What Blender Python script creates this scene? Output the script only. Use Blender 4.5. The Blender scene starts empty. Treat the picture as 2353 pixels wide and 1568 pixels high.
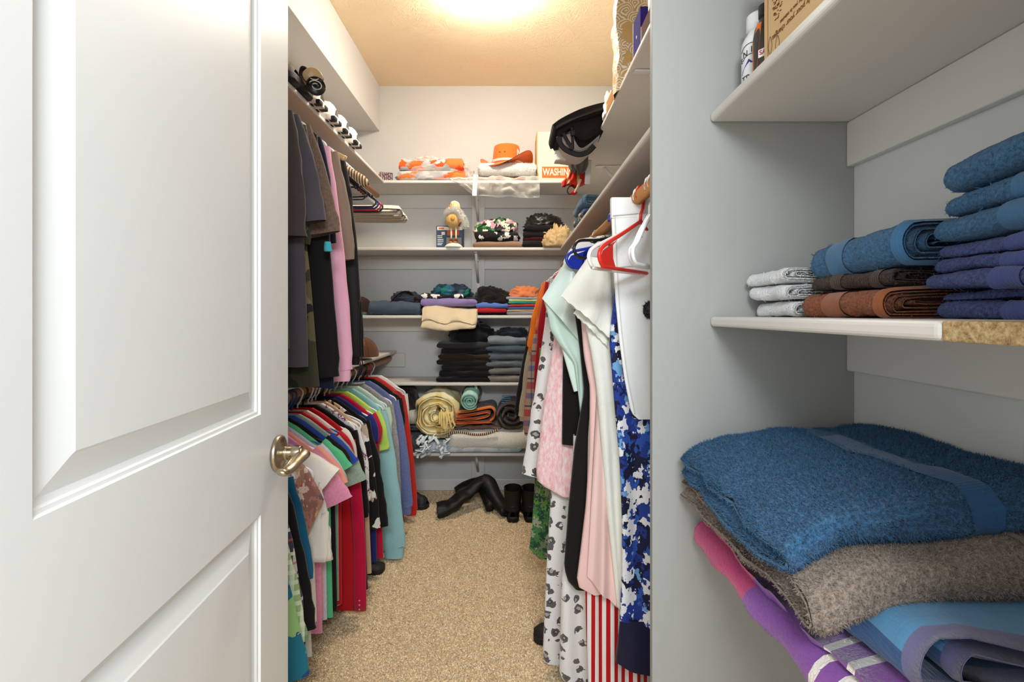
import bpy, bmesh, math, random
import numpy as np
from mathutils import Vector, Matrix, noise
rnd = random.Random(7)
# ------------------------------------------------------------------ camera, world, exposure
F, U0, V0, HC = 1174.0, 1177.0, 720.0, 1.19          # focal length in pixels, vanishing point, lens height
def X(u, Y): return (u - U0) / F * Y
def Z(v, Y): return HC - (v - V0) / F * Y
scn = bpy.context.scene
col = scn.collection
cam_d = bpy.data.cameras.new('camera'); cam_d.sensor_width = 36; cam_d.lens = F / 2353 * 36
cam_d.shift_y = -64 / 2353; cam_d.clip_start = 0.01
cam = bpy.data.objects.new('camera', cam_d); col.objects.link(cam)
cam.location = (0, 0, HC); cam.rotation_euler = (math.pi / 2, 0, 0)
scn.camera = cam
scn.view_settings.view_transform = 'Standard'; scn.view_settings.look = 'None'
scn.view_settings.gamma = 1; scn.view_settings.use_curve_mapping = False
scn.view_settings.exposure = 0.78
world = bpy.data.worlds.new('daylight'); scn.world = world; world.use_nodes = True
world.node_tree.nodes['Background'].inputs[0].default_value = (0.88, 0.95, 1.0, 1)
world.node_tree.nodes['Background'].inputs[1].default_value = 0.98
DOME_POWER = 52.0
scn.cycles.max_bounces = 6; scn.cycles.diffuse_bounces = 4; scn.cycles.glossy_bounces = 3; scn.cycles.transparent_max_bounces = 8
scn.cycles.caustics_reflective = False; scn.cycles.caustics_refractive = False
# added fixtureless area light behind the camera, brightening door and panel through the doorway
ld = bpy.data.lights.new('added_fill_light', 'AREA'); ld.shape = 'RECTANGLE'; ld.size = 0.9; ld.size_y = 0.3; ld.energy = 28; ld.color = (0.88, 0.95, 1.0)
lo = bpy.data.objects.new('added_fill_light', ld); col.objects.link(lo); lo.location = (0.12, -0.9, 2.0)
lo.rotation_euler = (math.radians(78), 0, 0)
# ------------------------------------------------------------------ room sizes
DB = 3.44                # back wall
XL, XR = -1.09, 0.69     # side walls
ZC = 2.72                # ceiling
YF = 0.29                # inner face of the wall with the doorway
SB = DB - 0.317          # front edge of back shelves
YP = 1.03                # linen side of the partition board
# ------------------------------------------------------------------ materials
def lin(c):
    return tuple(((x / 255) / 12.92 if x / 255 <= 0.04045 else ((x / 255 + 0.055) / 1.055) ** 2.4) for x in c[:3]) + (1,)
MATS = {}
class NT:
    def __init__(s, name):
        s.m = bpy.data.materials.new(name); s.m.use_nodes = True
        s.t = s.m.node_tree; s.b = s.t.nodes['Principled BSDF']; s.o = s.t.nodes['Material Output']
    def n(s, typ, **kw):
        x = s.t.nodes.new(typ)
        for k, v in kw.items(): setattr(x, k, v)
        return x
    def l(s, a, b): s.t.links.new(a, b)
    def coord(s, scale=(1, 1, 1), rot=(0, 0, 0)):
        tc = s.n('ShaderNodeTexCoord'); mp = s.n('ShaderNodeMapping')
        mp.inputs['Scale'].default_value = scale; mp.inputs['Rotation'].default_value = rot
        s.l(tc.outputs['Object'], mp.inputs['Vector']); return mp.outputs[0]
    def noise(s, vec, scale, detail=3, rough=.55, dist=0):
        x = s.n('ShaderNodeTexNoise'); x.inputs['Scale'].default_value = scale; x.inputs['Detail'].default_value = detail
        x.inputs['Roughness'].default_value = rough; x.inputs['Distortion'].default_value = dist
        s.l(vec, x.inputs['Vector']); return x.outputs[0]
    def voro(s, vec, scale, rand=1, feature='F1', out='Distance'):
        x = s.n('ShaderNodeTexVoronoi'); x.feature = feature; x.inputs['Scale'].default_value = scale
        x.inputs['Randomness'].default_value = rand; s.l(vec, x.inputs['Vector']); return x.outputs[out]
    def math(s, op, a, b=None, c=None):
        x = s.n('ShaderNodeMath', operation=op)
        for i, v in enumerate((a, b, c)):
            if v is None: continue
            if isinstance(v, (int, float)): x.inputs[i].default_value = v
            else: s.l(v, x.inputs[i])
        return x.outputs[0]
    def sep(s, vec):
        x = s.n('ShaderNodeSeparateXYZ'); s.l(vec, x.inputs[0]); return x.outputs
    def mix(s, fac, a, b):
        x = s.n('ShaderNodeMix', data_type='RGBA')
        for i, v in ((0, fac), (6, a), (7, b)):
            if isinstance(v, (int, float)): x.inputs[i].default_value = v
            elif isinstance(v, tuple): x.inputs[i].default_value = v
            else: s.l(v, x.inputs[i])
        return x.outputs[2]
    def ramp(s, fac, stops, const=False):
        x = s.n('ShaderNodeValToRGB'); e = x.color_ramp.elements
        if const: x.color_ramp.interpolation = 'CONSTANT'
        e[0].position, e[0].color = stops[0]; e[1].position, e[1].color = stops[-1]
        for p, c in stops[1:-1]:
            k = e.new(p); k.color = c
        s.l(fac, x.inputs[0]); return x.outputs[0]
    def color(s, c):
        if isinstance(c, tuple): s.b.inputs['Base Color'].default_value = c
        else: s.l(c, s.b.inputs['Base Color'])
    def bump(s, h, strength=.3, dist=.002):
        x = s.n('ShaderNodeBump'); x.inputs['Strength'].default_value = strength; x.inputs['Distance'].default_value = dist
        s.l(h, x.inputs['Height']); s.l(x.outputs[0], s.b.inputs['Normal'])
    def done(s, rough=.8, spec=.3, sheen=0, metal=0):
        s.b.inputs['Roughness'].default_value = rough; s.b.inputs['Specular IOR Level'].default_value = spec
        s.b.inputs['Metallic'].default_value = metal
        if sheen: s.b.inputs['Sheen Weight'].default_value = sheen; s.b.inputs['Sheen Roughness'].default_value = .5
        return s.m
def plain(c, rough=.6, spec=.4, metal=0, bump=0, bs=200, key=None):
    k = ('plain', c, rough, spec, metal, bump, bs)
    if k not in MATS:
        t = NT('paint'); v = t.coord(); t.color(t.mix(t.noise(v, 3), lin(c), tuple(x * .93 for x in lin(c)[:3]) + (1,)))
        if bump: t.bump(t.noise(v, bs), bump, .001)
        MATS[k] = t.done(rough, spec, 0, metal)
    return MATS[k]
def fab(c, c2=None, rough=.88, weave=900, bump=.25, sheen=.15, wr=.5):
    """woven or knitted cloth: base colour with slight mottling, creases and thread relief"""
    k = ('fab', c, c2, rough, weave, bump, sheen)
    if k not in MATS:
        t = NT('cloth'); v = t.coord()
        c2l = lin(c2) if c2 else tuple(x * .86 for x in lin(c)[:3]) + (1,)
        t.color(t.mix(t.noise(v, 14, 4), lin(c), c2l))
        h = t.math('ADD', t.math('MULTIPLY', t.noise(v, weave, 2), .25), t.math('MULTIPLY', t.noise(v, 26, 4, .6, .6), wr * 3))
        t.bump(h, bump, .004); MATS[k] = t.done(rough, .2, sheen)
    return MATS[k]
def heather(c, c2, scale=260):
    k = ('heather', c, c2, scale)
    if k not in MATS:
        t = NT('heather_cloth'); v = t.coord((1, 1, .35)); n = t.noise(v, scale, 5, .7)
        t.color(t.ramp(n, [(.38, lin(c)), (.62, lin(c2))])); t.bump(n, .3, .002); MATS[k] = t.done(.95, .15, .2)
    return MATS[k]
def stripes(c, c2, period, width, axis='x', rough=.85):
    k = ('stripes', c, c2, period, width, axis)
    if k not in MATS:
        t = NT('striped_cloth'); v = t.coord(); s = t.sep(v)['XYZ'.index(axis.upper())]
        f = t.math('LESS_THAN', t.math('FRACT', t.math('ADD', t.math('DIVIDE', s, period), 40.0)), width)
        t.color(t.mix(f, lin(c), lin(c2))); t.bump(t.noise(v, 30, 4), .25, .004); MATS[k] = t.done(rough, .2, .1)
    return MATS[k]
def plaid(base, bands, ax=('x', 'z')):
    k = ('plaid', base, tuple(bands))
    if k not in MATS:
        t = NT('plaid_cloth'); v = t.coord(); s = t.sep(v); cur = lin(base)
        for (a, per, off, w, c, al) in bands:
            f = t.math('LESS_THAN', t.math('FRACT', t.math('ADD', t.math('DIVIDE', s['XYZ'.index(a.upper())], per), 40.0 + off)), w)
            cur = t.mix(t.math('MULTIPLY', f, al), cur, lin(c))
        t.color(cur); t.bump(t.noise(v, 30, 4), .25, .004); MATS[k] = t.done(.9, .2, .1)
    return MATS[k]
def leopard(scale=24):
    k = ('leo', scale)
    if k not in MATS:
        t = NT('leopard_fleece'); v = t.coord((1, .35, 1)); 
        w = t.n('ShaderNodeVectorMath', operation='ADD'); nz = t.n('ShaderNodeTexNoise'); nz.inputs['Scale'].default_value = 30
        t.l(v, nz.inputs['Vector']); sc = t.n('ShaderNodeVectorMath', operation='SCALE'); sc.inputs['Scale'].default_value = .03
        t.l(nz.outputs['Color'], sc.inputs[0]); t.l(v, w.inputs[0]); t.l(sc.outputs[0], w.inputs[1])
        d = t.voro(w.outputs[0], scale, .8)
        br = t.noise(v, 44, 2)
        ring = t.math('MULTIPLY', t.math('MULTIPLY', t.math('GREATER_THAN', d, .17), t.math('LESS_THAN', d, .39)), t.math('GREATER_THAN', br, .42))
        core = t.math('LESS_THAN', d, .25)
        c1 = t.mix(t.math('MULTIPLY', core, .8), lin((240, 236, 232)), lin((150, 142, 138)))
        t.color(t.mix(t.math('MULTIPLY', ring, .9), c1, lin((52, 46, 46))))
        t.bump(t.noise(v, 420, 4), .5, .004); MATS[k] = t.done(.95, .1, .5)
    return MATS[k]
def floral(cols, scale=20, bg=None, stretch=(1, .4, 1), rough=.7, dist=.05):
    """brushed blossom print from warped cells"""
    k = ('flo', tuple(cols), scale, stretch)
    if k not in MATS:
        t = NT('floral_cloth'); v = t.coord(stretch)
        nz = t.n('ShaderNodeTexNoise'); nz.inputs['Scale'].default_value = scale * 1.6; nz.inputs['Detail'].default_value = 3; t.l(v, nz.inputs['Vector'])
        sc = t.n('ShaderNodeVectorMath', operation='SCALE'); sc.inputs['Scale'].default_value = dist; t.l(nz.outputs['Color'], sc.inputs[0])
        w = t.n('ShaderNodeVectorMath', operation='ADD'); t.l(v, w.inputs[0]); t.l(sc.outputs[0], w.inputs[1])
        cc = t.sep(t.voro(w.outputs[0], scale, 1, out='Color'))[0]
        n = len(cols); t.color(t.ramp(cc, [(i / n, lin(c)) for i, c in enumerate(cols)], True))
        t.bump(t.noise(v, 30, 4), .2, .004); MATS[k] = t.done(rough, .25, .1)
    return MATS[k]
def denim(c, c2):
    k = ('denim', c, c2)
    if k not in MATS:
        t = NT('denim'); v = t.coord(); a = t.noise(v, 11, 4, .6); b = t.noise(t.coord((1, 1, .2)), 500, 2)
        t.color(t.mix(t.math('ADD', t.math('MULTIPLY', a, .9), t.math('MULTIPLY', b, .25)), lin(c), lin(c2)))
        t.bump(t.math('ADD', b, t.math('MULTIPLY', t.noise(v, 24, 4), 2)), .4, .003); MATS[k] = t.done(.9, .2, .1)
    return MATS[k]
def terry(c, key=''):
    k = ('terry', c)
    if k not in MATS:
        t = NT('terry_cloth'); v = t.coord(); n = t.noise(v, 230, 3, .7)
        dk = .45 + .47 * min(1, sum(lin(c)[:3]) / 2.4); d, b = tuple(x * dk for x in lin(c)[:3]) + (1,), tuple(min(1, x * 1.3 + .02) for x in lin(c)[:3]) + (1,)
        t.color(t.mix(t.math('MULTIPLY', t.noise(v, 20, 3), .5), t.ramp(n, [(.36, d), (.5, lin(c)), (.66, b)]), lin(c))); t.bump(n, 1.0, .006); MATS[k] = t.done(.95, .1, .15)
    return MATS[k]
def satin(c):
    k = ('satin', c)
    if k not in MATS:
        t = NT('satin'); v = t.coord(); t.color(t.mix(t.noise(v, 9), lin(c), tuple(x * .88 for x in lin(c)[:3]) + (1,)))
        t.bump(t.noise(v, 18, 3), .2, .006); MATS[k] = t.done(.38, .5, .1)
    return MATS[k]
def film(tint=(255, 250, 240), clear=.8, key='film'):
    k = ('film', tint, clear)
    if k not in MATS:
        t = NT('clear_film'); v = t.coord()
        t.b.inputs['Base Color'].default_value = lin(tint); t.b.inputs['Roughness'].default_value = .12
        t.bump(t.noise(v, 34, 5, .6, 1.2), .8, .01)
        tr = t.n('ShaderNodeBsdfTransparent'); mx = t.n('ShaderNodeMixShader'); fr = t.n('ShaderNodeLayerWeight'); fr.inputs[0].default_value = .35
        f = t.math('MULTIPLY', t.math('SUBTRACT', 1.0, fr.outputs[1]), clear)
        t.l(f, mx.inputs[0]); t.l(t.b.outputs[0], mx.inputs[1]); t.l(tr.outputs[0], mx.inputs[2]); t.l(mx.outputs[0], t.o.inputs[0])
        MATS[k] = t.m
    return MATS[k]
def metal(c, rough=.3):
    k = ('metal', c, rough)
    if k not in MATS:
        t = NT('metal'); v = t.coord(); t.color(t.mix(t.noise(v, 40), lin(c), tuple(x * .85 for x in lin(c)[:3]) + (1,)))
        t.bump(t.noise(v, 600, 2), .05, .0005); MATS[k] = t.done(rough, .5, 0, 1)
    return MATS[k]
def emis(c, st):
    t = NT('lamp_glow'); t.b.inputs['Emission Color'].default_value = lin(c); t.b.inputs['Emission Strength'].default_value = st
    t.b.inputs['Base Color'].default_value = lin((250, 245, 235)); return t.m
def wallmat(c, bump=.12, bs=260):
    t = NT('painted_wall'); v = t.coord(); n = t.noise(v, bs, 4); m2 = t.noise(v, 5, 4)
    t.color(t.mix(t.math('MULTIPLY', m2, .35), lin(c), tuple(x * .9 for x in lin(c)[:3]) + (1,)))
    t.bump(n, bump, .002); return t.done(.62, .3)
# ------------------------------------------------------------------ object helpers
BASE = {}
def props(o, label=None, cat=None, group=None, kind=None):
    if label: o['label'] = label
    if cat: o['category'] = cat
    if group: o['group'] = group
    if kind: o['kind'] = kind
    return o
def thing(name, label, cat, base, group=None):
    o = bpy.data.objects.new(name, None); col.objects.link(o); o.location = base; o.empty_display_size = .05
    BASE[o.name] = np.array(base, float); return props(o, label, cat, group)
def mesh(name, vf, mat, parent=None, smooth=True, label=None, cat=None, group=None, kind=None, base=None):
    """one mesh object from world-space vertices; origin at the thing's base"""
    v = np.asarray(vf[0], float).reshape(-1, 3); f = vf[1]
    if parent is not None: b = BASE[parent.name]
    elif base is not None: b = np.array(base, float)
    else: b = np.array([(v[:, 0].min() + v[:, 0].max()) / 2, (v[:, 1].min() + v[:, 1].max()) / 2, v[:, 2].min()])
    me = bpy.data.meshes.new(name)
    if isinstance(f, np.ndarray):
        k = f.shape[1]; nf = len(f)
        me.vertices.add(len(v)); me.vertices.foreach_set('co', (v - b).astype(np.float32).ravel())
        me.loops.add(nf * k); me.loops.foreach_set('vertex_index', f.astype(np.int32).ravel())
        me.polygons.add(nf); me.polygons.foreach_set('loop_start', np.arange(0, nf * k, k, dtype=np.int32))
        me.polygons.foreach_set('loop_total', np.full(nf, k, np.int32)); me.update(calc_edges=True)
    else: me.from_pydata([tuple(x) for x in (v - b)], [], [tuple(x) for x in f]); me.update()
    me.polygons.foreach_set('use_smooth', [smooth] * len(me.polygons))
    for m in (mat if isinstance(mat, (list, tuple)) else [mat]): me.materials.append(m)
    o = bpy.data.objects.new(name, me); col.objects.link(o); BASE[o.name] = b
    if parent is not None: o.parent = parent
    else: o.location = b
    return props(o, label, cat, group, kind)
def cat_vf(*parts):
    V, Fs, n = [], [], 0
    for v, f in parts:
        v = np.asarray(v, float).reshape(-1, 3); V.append(v); Fs += [tuple(int(i) + n for i in q) for q in f]; n += len(v)
    return np.concatenate(V), Fs
def grid_faces(r, c, wrap_c=False, off=0):
    cc = c if wrap_c else c - 1
    i, j = np.meshgrid(np.arange(r - 1), np.arange(cc), indexing='ij'); j2 = (j + 1) % c
    return np.stack([i * c + j, i * c + j2, (i + 1) * c + j2, (i + 1) * c + j], -1).reshape(-1, 4) + off
def xform(vf, rot=(0, 0, 0), loc=(0, 0, 0), sc=(1, 1, 1)):
    v = np.asarray(vf[0], float).reshape(-1, 3) * np.array(sc)
    from mathutils import Euler
    R = np.array(Euler(rot).to_matrix()); return v @ R.T + np.array(loc), vf[1]
def box(x0, x1, y0, y1, z0, z1, bev=.002, seg=2):
    bm = bmesh.new(); bmesh.ops.create_cube(bm, size=1)
    for v in bm.verts: v.co = Vector(((x0 + x1) / 2 + v.co.x * (x1 - x0), (y0 + y1) / 2 + v.co.y * (y1 - y0), (z0 + z1) / 2 + v.co.z * (z1 - z0)))
    if bev > 0: bmesh.ops.bevel(bm, geom=bm.edges[:], offset=min(bev, .45 * min(abs(x1 - x0), abs(y1 - y0), abs(z1 - z0))), segments=seg, profile=.5, affect='EDGES')
    bm.verts.index_update(); r = ([tuple(v.co) for v in bm.verts], [[v.index for v in f.verts] for f in bm.faces]); bm.free(); return np.array(r[0]), r[1]
def tube(path, r, n=10, cap=True, flat=1.0, up=(0, 0, 1)):
    """sweep a round (or flattened) section along a path; r scalar or list"""
    p = np.asarray(path, float); m = len(p); rr = np.full(m, r) if np.isscalar(r) else np.asarray(r, float)
    t = np.gradient(p, axis=0); t /= np.linalg.norm(t, axis=1)[:, None] + 1e-12
    V = []; u = np.array(up, float)
    if abs(t[0] @ u) > .95: u = np.array([1., 0, 0]) if abs(t[0][0]) < .9 else np.array([0, 1., 0])
    for i in range(m):
        u = u - t[i] * (u @ t[i]); u /= np.linalg.norm(u) + 1e-12; w = np.cross(t[i], u)
        a = np.arange(n) * 2 * math.pi / n
        V.append(p[i] + rr[i] * (np.cos(a)[:, None] * u * flat + np.sin(a)[:, None] * w))
    V = np.concatenate(V); Fs = [tuple(q) for q in grid_faces(m, n, True)]
    if cap: Fs += [tuple(range(n - 1, -1, -1)), tuple(range((m - 1) * n, m * n))]
    return V, Fs
def smooth_path(pts, n=8, closed=False):
    p = np.asarray(pts, float); m = len(p); out = []
    for i in range(m if closed else m - 1):
        p0 = p[(i - 1) % m] if closed or i > 0 else p[i]; p1 = p[i]; p2 = p[(i + 1) % m]; p3 = p[(i + 2) % m] if closed or i + 2 < m else p2
        for k in range(n):
            t = k / n; out.append(.5 * ((2 * p1) + (p2 - p0) * t + (2 * p0 - 5 * p1 + 4 * p2 - p3) * t * t + (3 * p1 - p0 - 3 * p2 + p3) * t ** 3))
    if not closed: out.append(p[-1])
    return np.array(out)
def lathe(prof, n=24, axis='z', cap=True):
    a = np.arange(n) * 2 * math.pi / n
    V = np.concatenate([np.stack([r * np.cos(a), r * np.sin(a), np.full(n, z)], -1) for r, z in prof])
    Fs = [tuple(q) for q in grid_faces(len(prof), n, True)]
    if cap: Fs += [tuple(range(n - 1, -1, -1)), tuple(range((len(prof) - 1) * n, len(prof) * n))]
    if axis == 'x': V = V[:, [2, 0, 1]]
    if axis == 'y': V = V[:, [0, 2, 1]] * np.array([1, 1, -1])
    return V, Fs
def nz(p, s=1.0, seed=0.0): return noise.noise(Vector((p[0] * s + seed, p[1] * s - seed * .7, p[2] * s + seed * 1.3)))
def text_vf(txt, size, extrude=.0003, bold=False):
    cu = bpy.data.curves.new('txt', 'FONT'); cu.body = txt; cu.size = size; cu.extrude = extrude; cu.align_x = 'CENTER'; cu.align_y = 'CENTER'
    if bold: cu.offset = size * .02
    o = bpy.data.objects.new('txt', cu); col.objects.link(o); dg = bpy.context.evaluated_depsgraph_get(); me = o.evaluated_get(dg).to_mesh()
    vf = (np.array([tuple(v.co) for v in me.vertices]), [tuple(p.vertices) for p in me.polygons])
    o.evaluated_get(dg).to_mesh_clear(); bpy.data.objects.remove(o); bpy.data.curves.remove(cu); return vf
# text lies in its own XY plane; these rotations stand it up
STAND = (math.pi / 2, 0, 0)                       # faces -Y (towards the camera)
def fuzz(obj_, n, length, width, mat, parent, name='pile', seed=1, lean=.5, down=0.0, label=None, keep=None):
    """short loops of pile standing on a surface: one triangle each"""
    me = obj_.data; me.calc_loop_triangles(); tl = len(me.loop_triangles)
    tri = np.empty(tl * 3, np.int32); me.loop_triangles.foreach_get('vertices', tri); tri = tri.reshape(-1, 3)
    co = np.empty(len(me.vertices) * 3, np.float32); me.vertices.foreach_get('co', co); co = co.reshape(-1, 3).astype(float)
    a, b, c = co[tri[:, 0]], co[tri[:, 1]], co[tri[:, 2]]; nr = np.cross(b - a, c - a); ar = np.linalg.norm(nr, axis=1); nr /= ar[:, None] + 1e-12
    if keep is not None:
        k = keep((a + b + c) / 3 + BASE[obj_.name], nr); ar = ar * k
    g = np.random.default_rng(seed); i = g.choice(tl, n, p=ar / ar.sum()); r1, r2 = np.sqrt(g.random(n)), g.random(n)
    p = a[i] * (1 - r1)[:, None] + b[i] * (r1 * (1 - r2))[:, None] + c[i] * (r1 * r2)[:, None]
    d = nr[i] + g.normal(0, lean, (n, 3)) + np.array([0, 0, -down]); d /= np.linalg.norm(d, axis=1)[:, None]
    s = np.cross(d, g.normal(0, 1, (n, 3))); s /= np.linalg.norm(s, axis=1)[:, None]
    L = length * (.6 + .8 * g.random(n))[:, None]; w = width
    V = np.stack([p - s * w, p + s * w, p + d * L], 1).reshape(-1, 3) + BASE[obj_.name]
    return mesh(name, (V, np.arange(3 * n).reshape(-1, 3)), mat, parent, False, kind='stuff', label=label)
# ================================================================== the room
M_WALL = wallmat((212, 211, 208)); M_CEIL_C = (250, 228, 192)
M_TRIM = plain((232, 230, 226), .35, .5); M_SHELF = plain((220, 215, 208), .45, .45, bump=.05, bs=400)
M_UNDER = M_SHELF
def S(name, vf, mat, parent=None, smooth=False): return mesh(name, vf, mat, parent, smooth, kind=None if parent else 'structure')
# ceiling with stomped crow's-foot texture
t = NT('stomp_ceiling'); v = t.coord()
vor = t.n('ShaderNodeTexVoronoi'); vor.inputs['Scale'].default_value = 5.5; t.l(v, vor.inputs['Vector'])
sub = t.n('ShaderNodeVectorMath', operation='SUBTRACT'); t.l(v, sub.inputs[0]); t.l(vor.outputs['Position'], sub.inputs[1])
s = t.sep(sub.outputs[0]); ang = t.math('ARCTAN2', s[1], s[0]); 
cmb = t.n('ShaderNodeCombineXYZ'); t.l(t.math('MULTIPLY', ang, 7.0), cmb.inputs[0]); t.l(t.math('MULTIPLY', vor.outputs['Distance'], 5.0), cmb.inputs[1])
t.l(t.math('MULTIPLY', t.sep(vor.outputs['Color'])[0], 20.0), cmb.inputs[2])
n1 = t.noise(cmb.outputs[0], 1.6, 3, .6, .4); n2 = t.noise(v, 120, 3)
h = t.ramp(n1, [(.5, (0, 0, 0, 1)), (.62, (1, 1, 1, 1))])
t.color(lin(M_CEIL_C)); t.bump(t.math('ADD', h, t.math('MULTIPLY', n2, .3)), .45, .004); M_CEIL = t.done(.85, .2)
# carpet: flecked beige twist pile
t = NT('carpet'); v = t.coord(); n1 = t.noise(v, 210, 3, .7); n2 = t.noise(v, 420, 2)
c = t.ramp(n1, [(.3, lin((160, 124, 88))), (.42, lin((226, 192, 148))), (.56, lin((246, 218, 174))), (.72, lin((255, 238, 206)))])
t.color(c); t.bump(n2, .9, .006); M_CARPET = t.done(1, .05, .2)
t = NT('carpet_pile'); v = t.coord(); n1 = t.noise(v, 190, 3, .75)
t.color(t.ramp(n1, [(.37, lin((112, 78, 48))), (.43, lin((232, 196, 148))), (.52, lin((255, 234, 192))), (.66, lin((255, 250, 230)))])); M_PILE = t.done(1, .05, .3)
floor = S('floor', box(-1.6, 1.3, -1.6, DB + .1, -.05, 0, 0), M_CARPET)
# carpet tufts where they can be told apart
g = np.random.default_rng(3); N = 200000
yy = 1.3 + (DB - 1.32) * g.random(N) ** 1.25; xx = XL + .02 + (XR - XL - .04) * g.random(N); base_p = np.stack([xx, yy, np.zeros(N)], -1)
d = np.stack([g.normal(0, 1.5, N), g.normal(0, 1.5, N), np.ones(N)], -1); d /= np.linalg.norm(d, axis=1)[:, None]
sd = np.cross(d, g.normal(0, 1, (N, 3))); sd /= np.linalg.norm(sd, axis=1)[:, None]
Lt = (.005 + .005 * g.random(N))[:, None]
mesh('carpet_pile', (np.stack([base_p - sd * .0022, base_p + sd * .0022, base_p + d * Lt], 1).reshape(-1, 3), np.arange(3 * N).reshape(-1, 3)), M_PILE, floor, False, kind='stuff')
S('ceiling', box(XL - .12, XR + .12, .17, DB + .12, ZC, ZC + .1, 0), M_CEIL)
S('wall_back', box(XL - .12, XR + .12, DB, DB + .1, 0, ZC, 0), M_WALL)
S('wall_left', box(XL - .1, XL, .17, DB, 0, ZC, 0), M_WALL)
S('wall_right', box(XR, XR + .1, .17, DB, 0, ZC, 0), M_WALL)
S('wall_soffit', box(XL, -.891, .29, DB, 2.416, ZC, .002), M_WALL)
fw = S('wall_front', cat_vf(box(XL, -.437, .17, YF, 0, ZC, 0), box(.345, XR, .17, YF, 0, ZC, 0), box(-.437, .345, .17, YF, 2.06, ZC, 0)), M_WALL)
S('trim_1', cat_vf(box(-.437, -.425, .165, YF + .005, 0, 2.06, .002), box(.333, .345, .165, YF + .005, 0, 2.06, .002), box(-.425, .333, .165, YF + .005, 2.048, 2.06, .002)), M_TRIM)
S('baseboard_back', box(XL, XR, DB - .012, DB, 0, .075, .004), M_TRIM)
S('baseboard_left', box(XL, XL + .012, YF, DB - .012, 0, .075, .004), M_TRIM)
S('baseboard_right', box(XR - .012, XR, YP + .02, DB - .012, 0, .075, .004), M_TRIM)
# ------------------------------------------------------------------ door standing open along the left
dv = Vector((-.065, 1, 0)).normalized(); dn = Vector((dv.y, -dv.x, 0))   # along door, visible normal (+x)
DH = Vector((-.398 - .065 * .307, .307, 0)); DW = .76
def dpt(s, n, z): p = DH + dv * s + dn * n; return (p.x, p.y, z)
M_DOOR = plain((236, 236, 233), .38, .45, bump=.06, bs=160)
V, Fs = [], []
def quad(a, b, c_, d_):
    i = len(V); V.extend([a, b, c_, d_]); Fs.append((i, i + 1, i + 2, i + 3))
def srect(s0, s1, z0, z1, n): return [(s0, z0, n), (s1, z0, n), (s1, z1, n), (s0, z1, n)]
sL, sR = .15, .655                      # stiles
pan = [(.22, .822), (1.005, 1.93)]      # panel openings
zt = 2.035
def face(s0, s1, z0, z1, n): quad(dpt(s0, n, z0), dpt(s1, n, z0), dpt(s1, n, z1), dpt(s0, n, z1))
sL = (Vector((X(75, .4317 * 1.055), .4317 * 1.055, 0)) - DH).dot(dv); sR = (Vector((X(601, .884 * 1.055), .884 * 1.055, 0)) - DH).dot(dv)
face(0, sL, .01, zt, 0); face(sR, DW, .01, zt, 0)
face(sL, sR, .01, pan[0][0], 0); face(sL, sR, pan[0][1], pan[1][0], 0); face(sL, sR, pan[1][1], zt, 0)
prof = [(0, 0), (.0015, -.004), (.006, -.0045), (.0075, -.0085), (.011, -.0095), (.014, -.0105), (.046, -.0015), (.049, 0), (.052, 0)]
for (z0, z1) in pan:
    for (i0, n0), (i1, n1_) in zip(prof, prof[1:]):
        A = srect(sL + i0, sR - i0, z0 + i0, z1 - i0, n0); B = srect(sL + i1, sR - i1, z0 + i1, z1 - i1, n1_)
        for k in range(4):
            a, b = A[k], A[(k + 1) % 4]; c_, d_ = B[(k + 1) % 4], B[k]
            quad(dpt(a[0], a[2], a[1]), dpt(b[0], b[2], b[1]), dpt(c_[0], c_[2], c_[1]), dpt(d_[0], d_[2], d_[1]))
    q = prof[-1]; face(sL + q[0], sR - q[0], z0 + q[0], z1 - q[0], q[1])
tk = -.035
quad(dpt(DW, 0, .01), dpt(DW, tk, .01), dpt(DW, tk, zt), dpt(DW, 0, zt)); quad(dpt(0, tk, .01), dpt(0, 0, .01), dpt(0, 0, zt), dpt(0, tk, zt))
quad(dpt(DW, tk, .01), dpt(0, tk, .01), dpt(0, tk, zt), dpt(DW, tk, zt)); quad(dpt(0, 0, zt), dpt(DW, 0, zt), dpt(DW, tk, zt), dpt(0, tk, zt)); quad(dpt(0, tk, .01), dpt(DW, tk, .01), dpt(DW, 0, .01), dpt(0, 0, .01))
door = S('door_1', (V, Fs), M_DOOR)
# satin nickel lever on a round rose
KS = (Vector((X(637, 1.0076), 1.0076, 0)) - DH).dot(dv); KZ = .9137
M_NICK = metal((196, 182, 158), .28)
def klocal(vf):   # local (n, s, z): n out of the door, s along the door
    v = np.asarray(vf[0], float); o = np.array(dpt(KS, 0, KZ))
    return o + v[:, :1] * np.array(dn)[None] + v[:, 1:2] * np.array(dv)[None] + v[:, 2:] * np.array([[0, 0, 1]]), vf[1]
hd = mesh('door_handle', klocal(lathe([(.0345, 0), (.0352, .004), (.034, .008), (.029, .0105), (.018, .012), (.0145, .016)], 40, 'x')), M_NICK, door, label='brushed nickel round rose')
mesh('lever_neck', klocal(lathe([(.0145, .012), (.0135, .02), (.0132, .022), (.014, .0225), (.0142, .045), (.0135, .047)], 28, 'x')), M_NICK, hd)
pth = smooth_path([(.034, .0, 0), (.046, .0, 0), (.0515, -.006, -.001), (.052, -.018, -.003), (.048, -.034, -.008), (.044, -.052, -.014), (.0405, -.070, -.016), (.041, -.088, -.012)], 7)
rr = np.interp(np.linspace(0, 1, len(pth)), [0, .12, .3, .5, .8, .95, 1], [.0142, .0148, .0142, .0125, .0125, .0105, .003])
fl = .62
mesh('lever', klocal(tube(pth, rr, 18, flat=fl)), M_NICK, hd)
mesh('set_screw', klocal(xform(lathe([(.0018, 0), (.0018, .0012), (.0008, .0014)], 10, 'y'), loc=(.03, -.0146, -.003))), metal((90, 84, 76), .4), hd)
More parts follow.
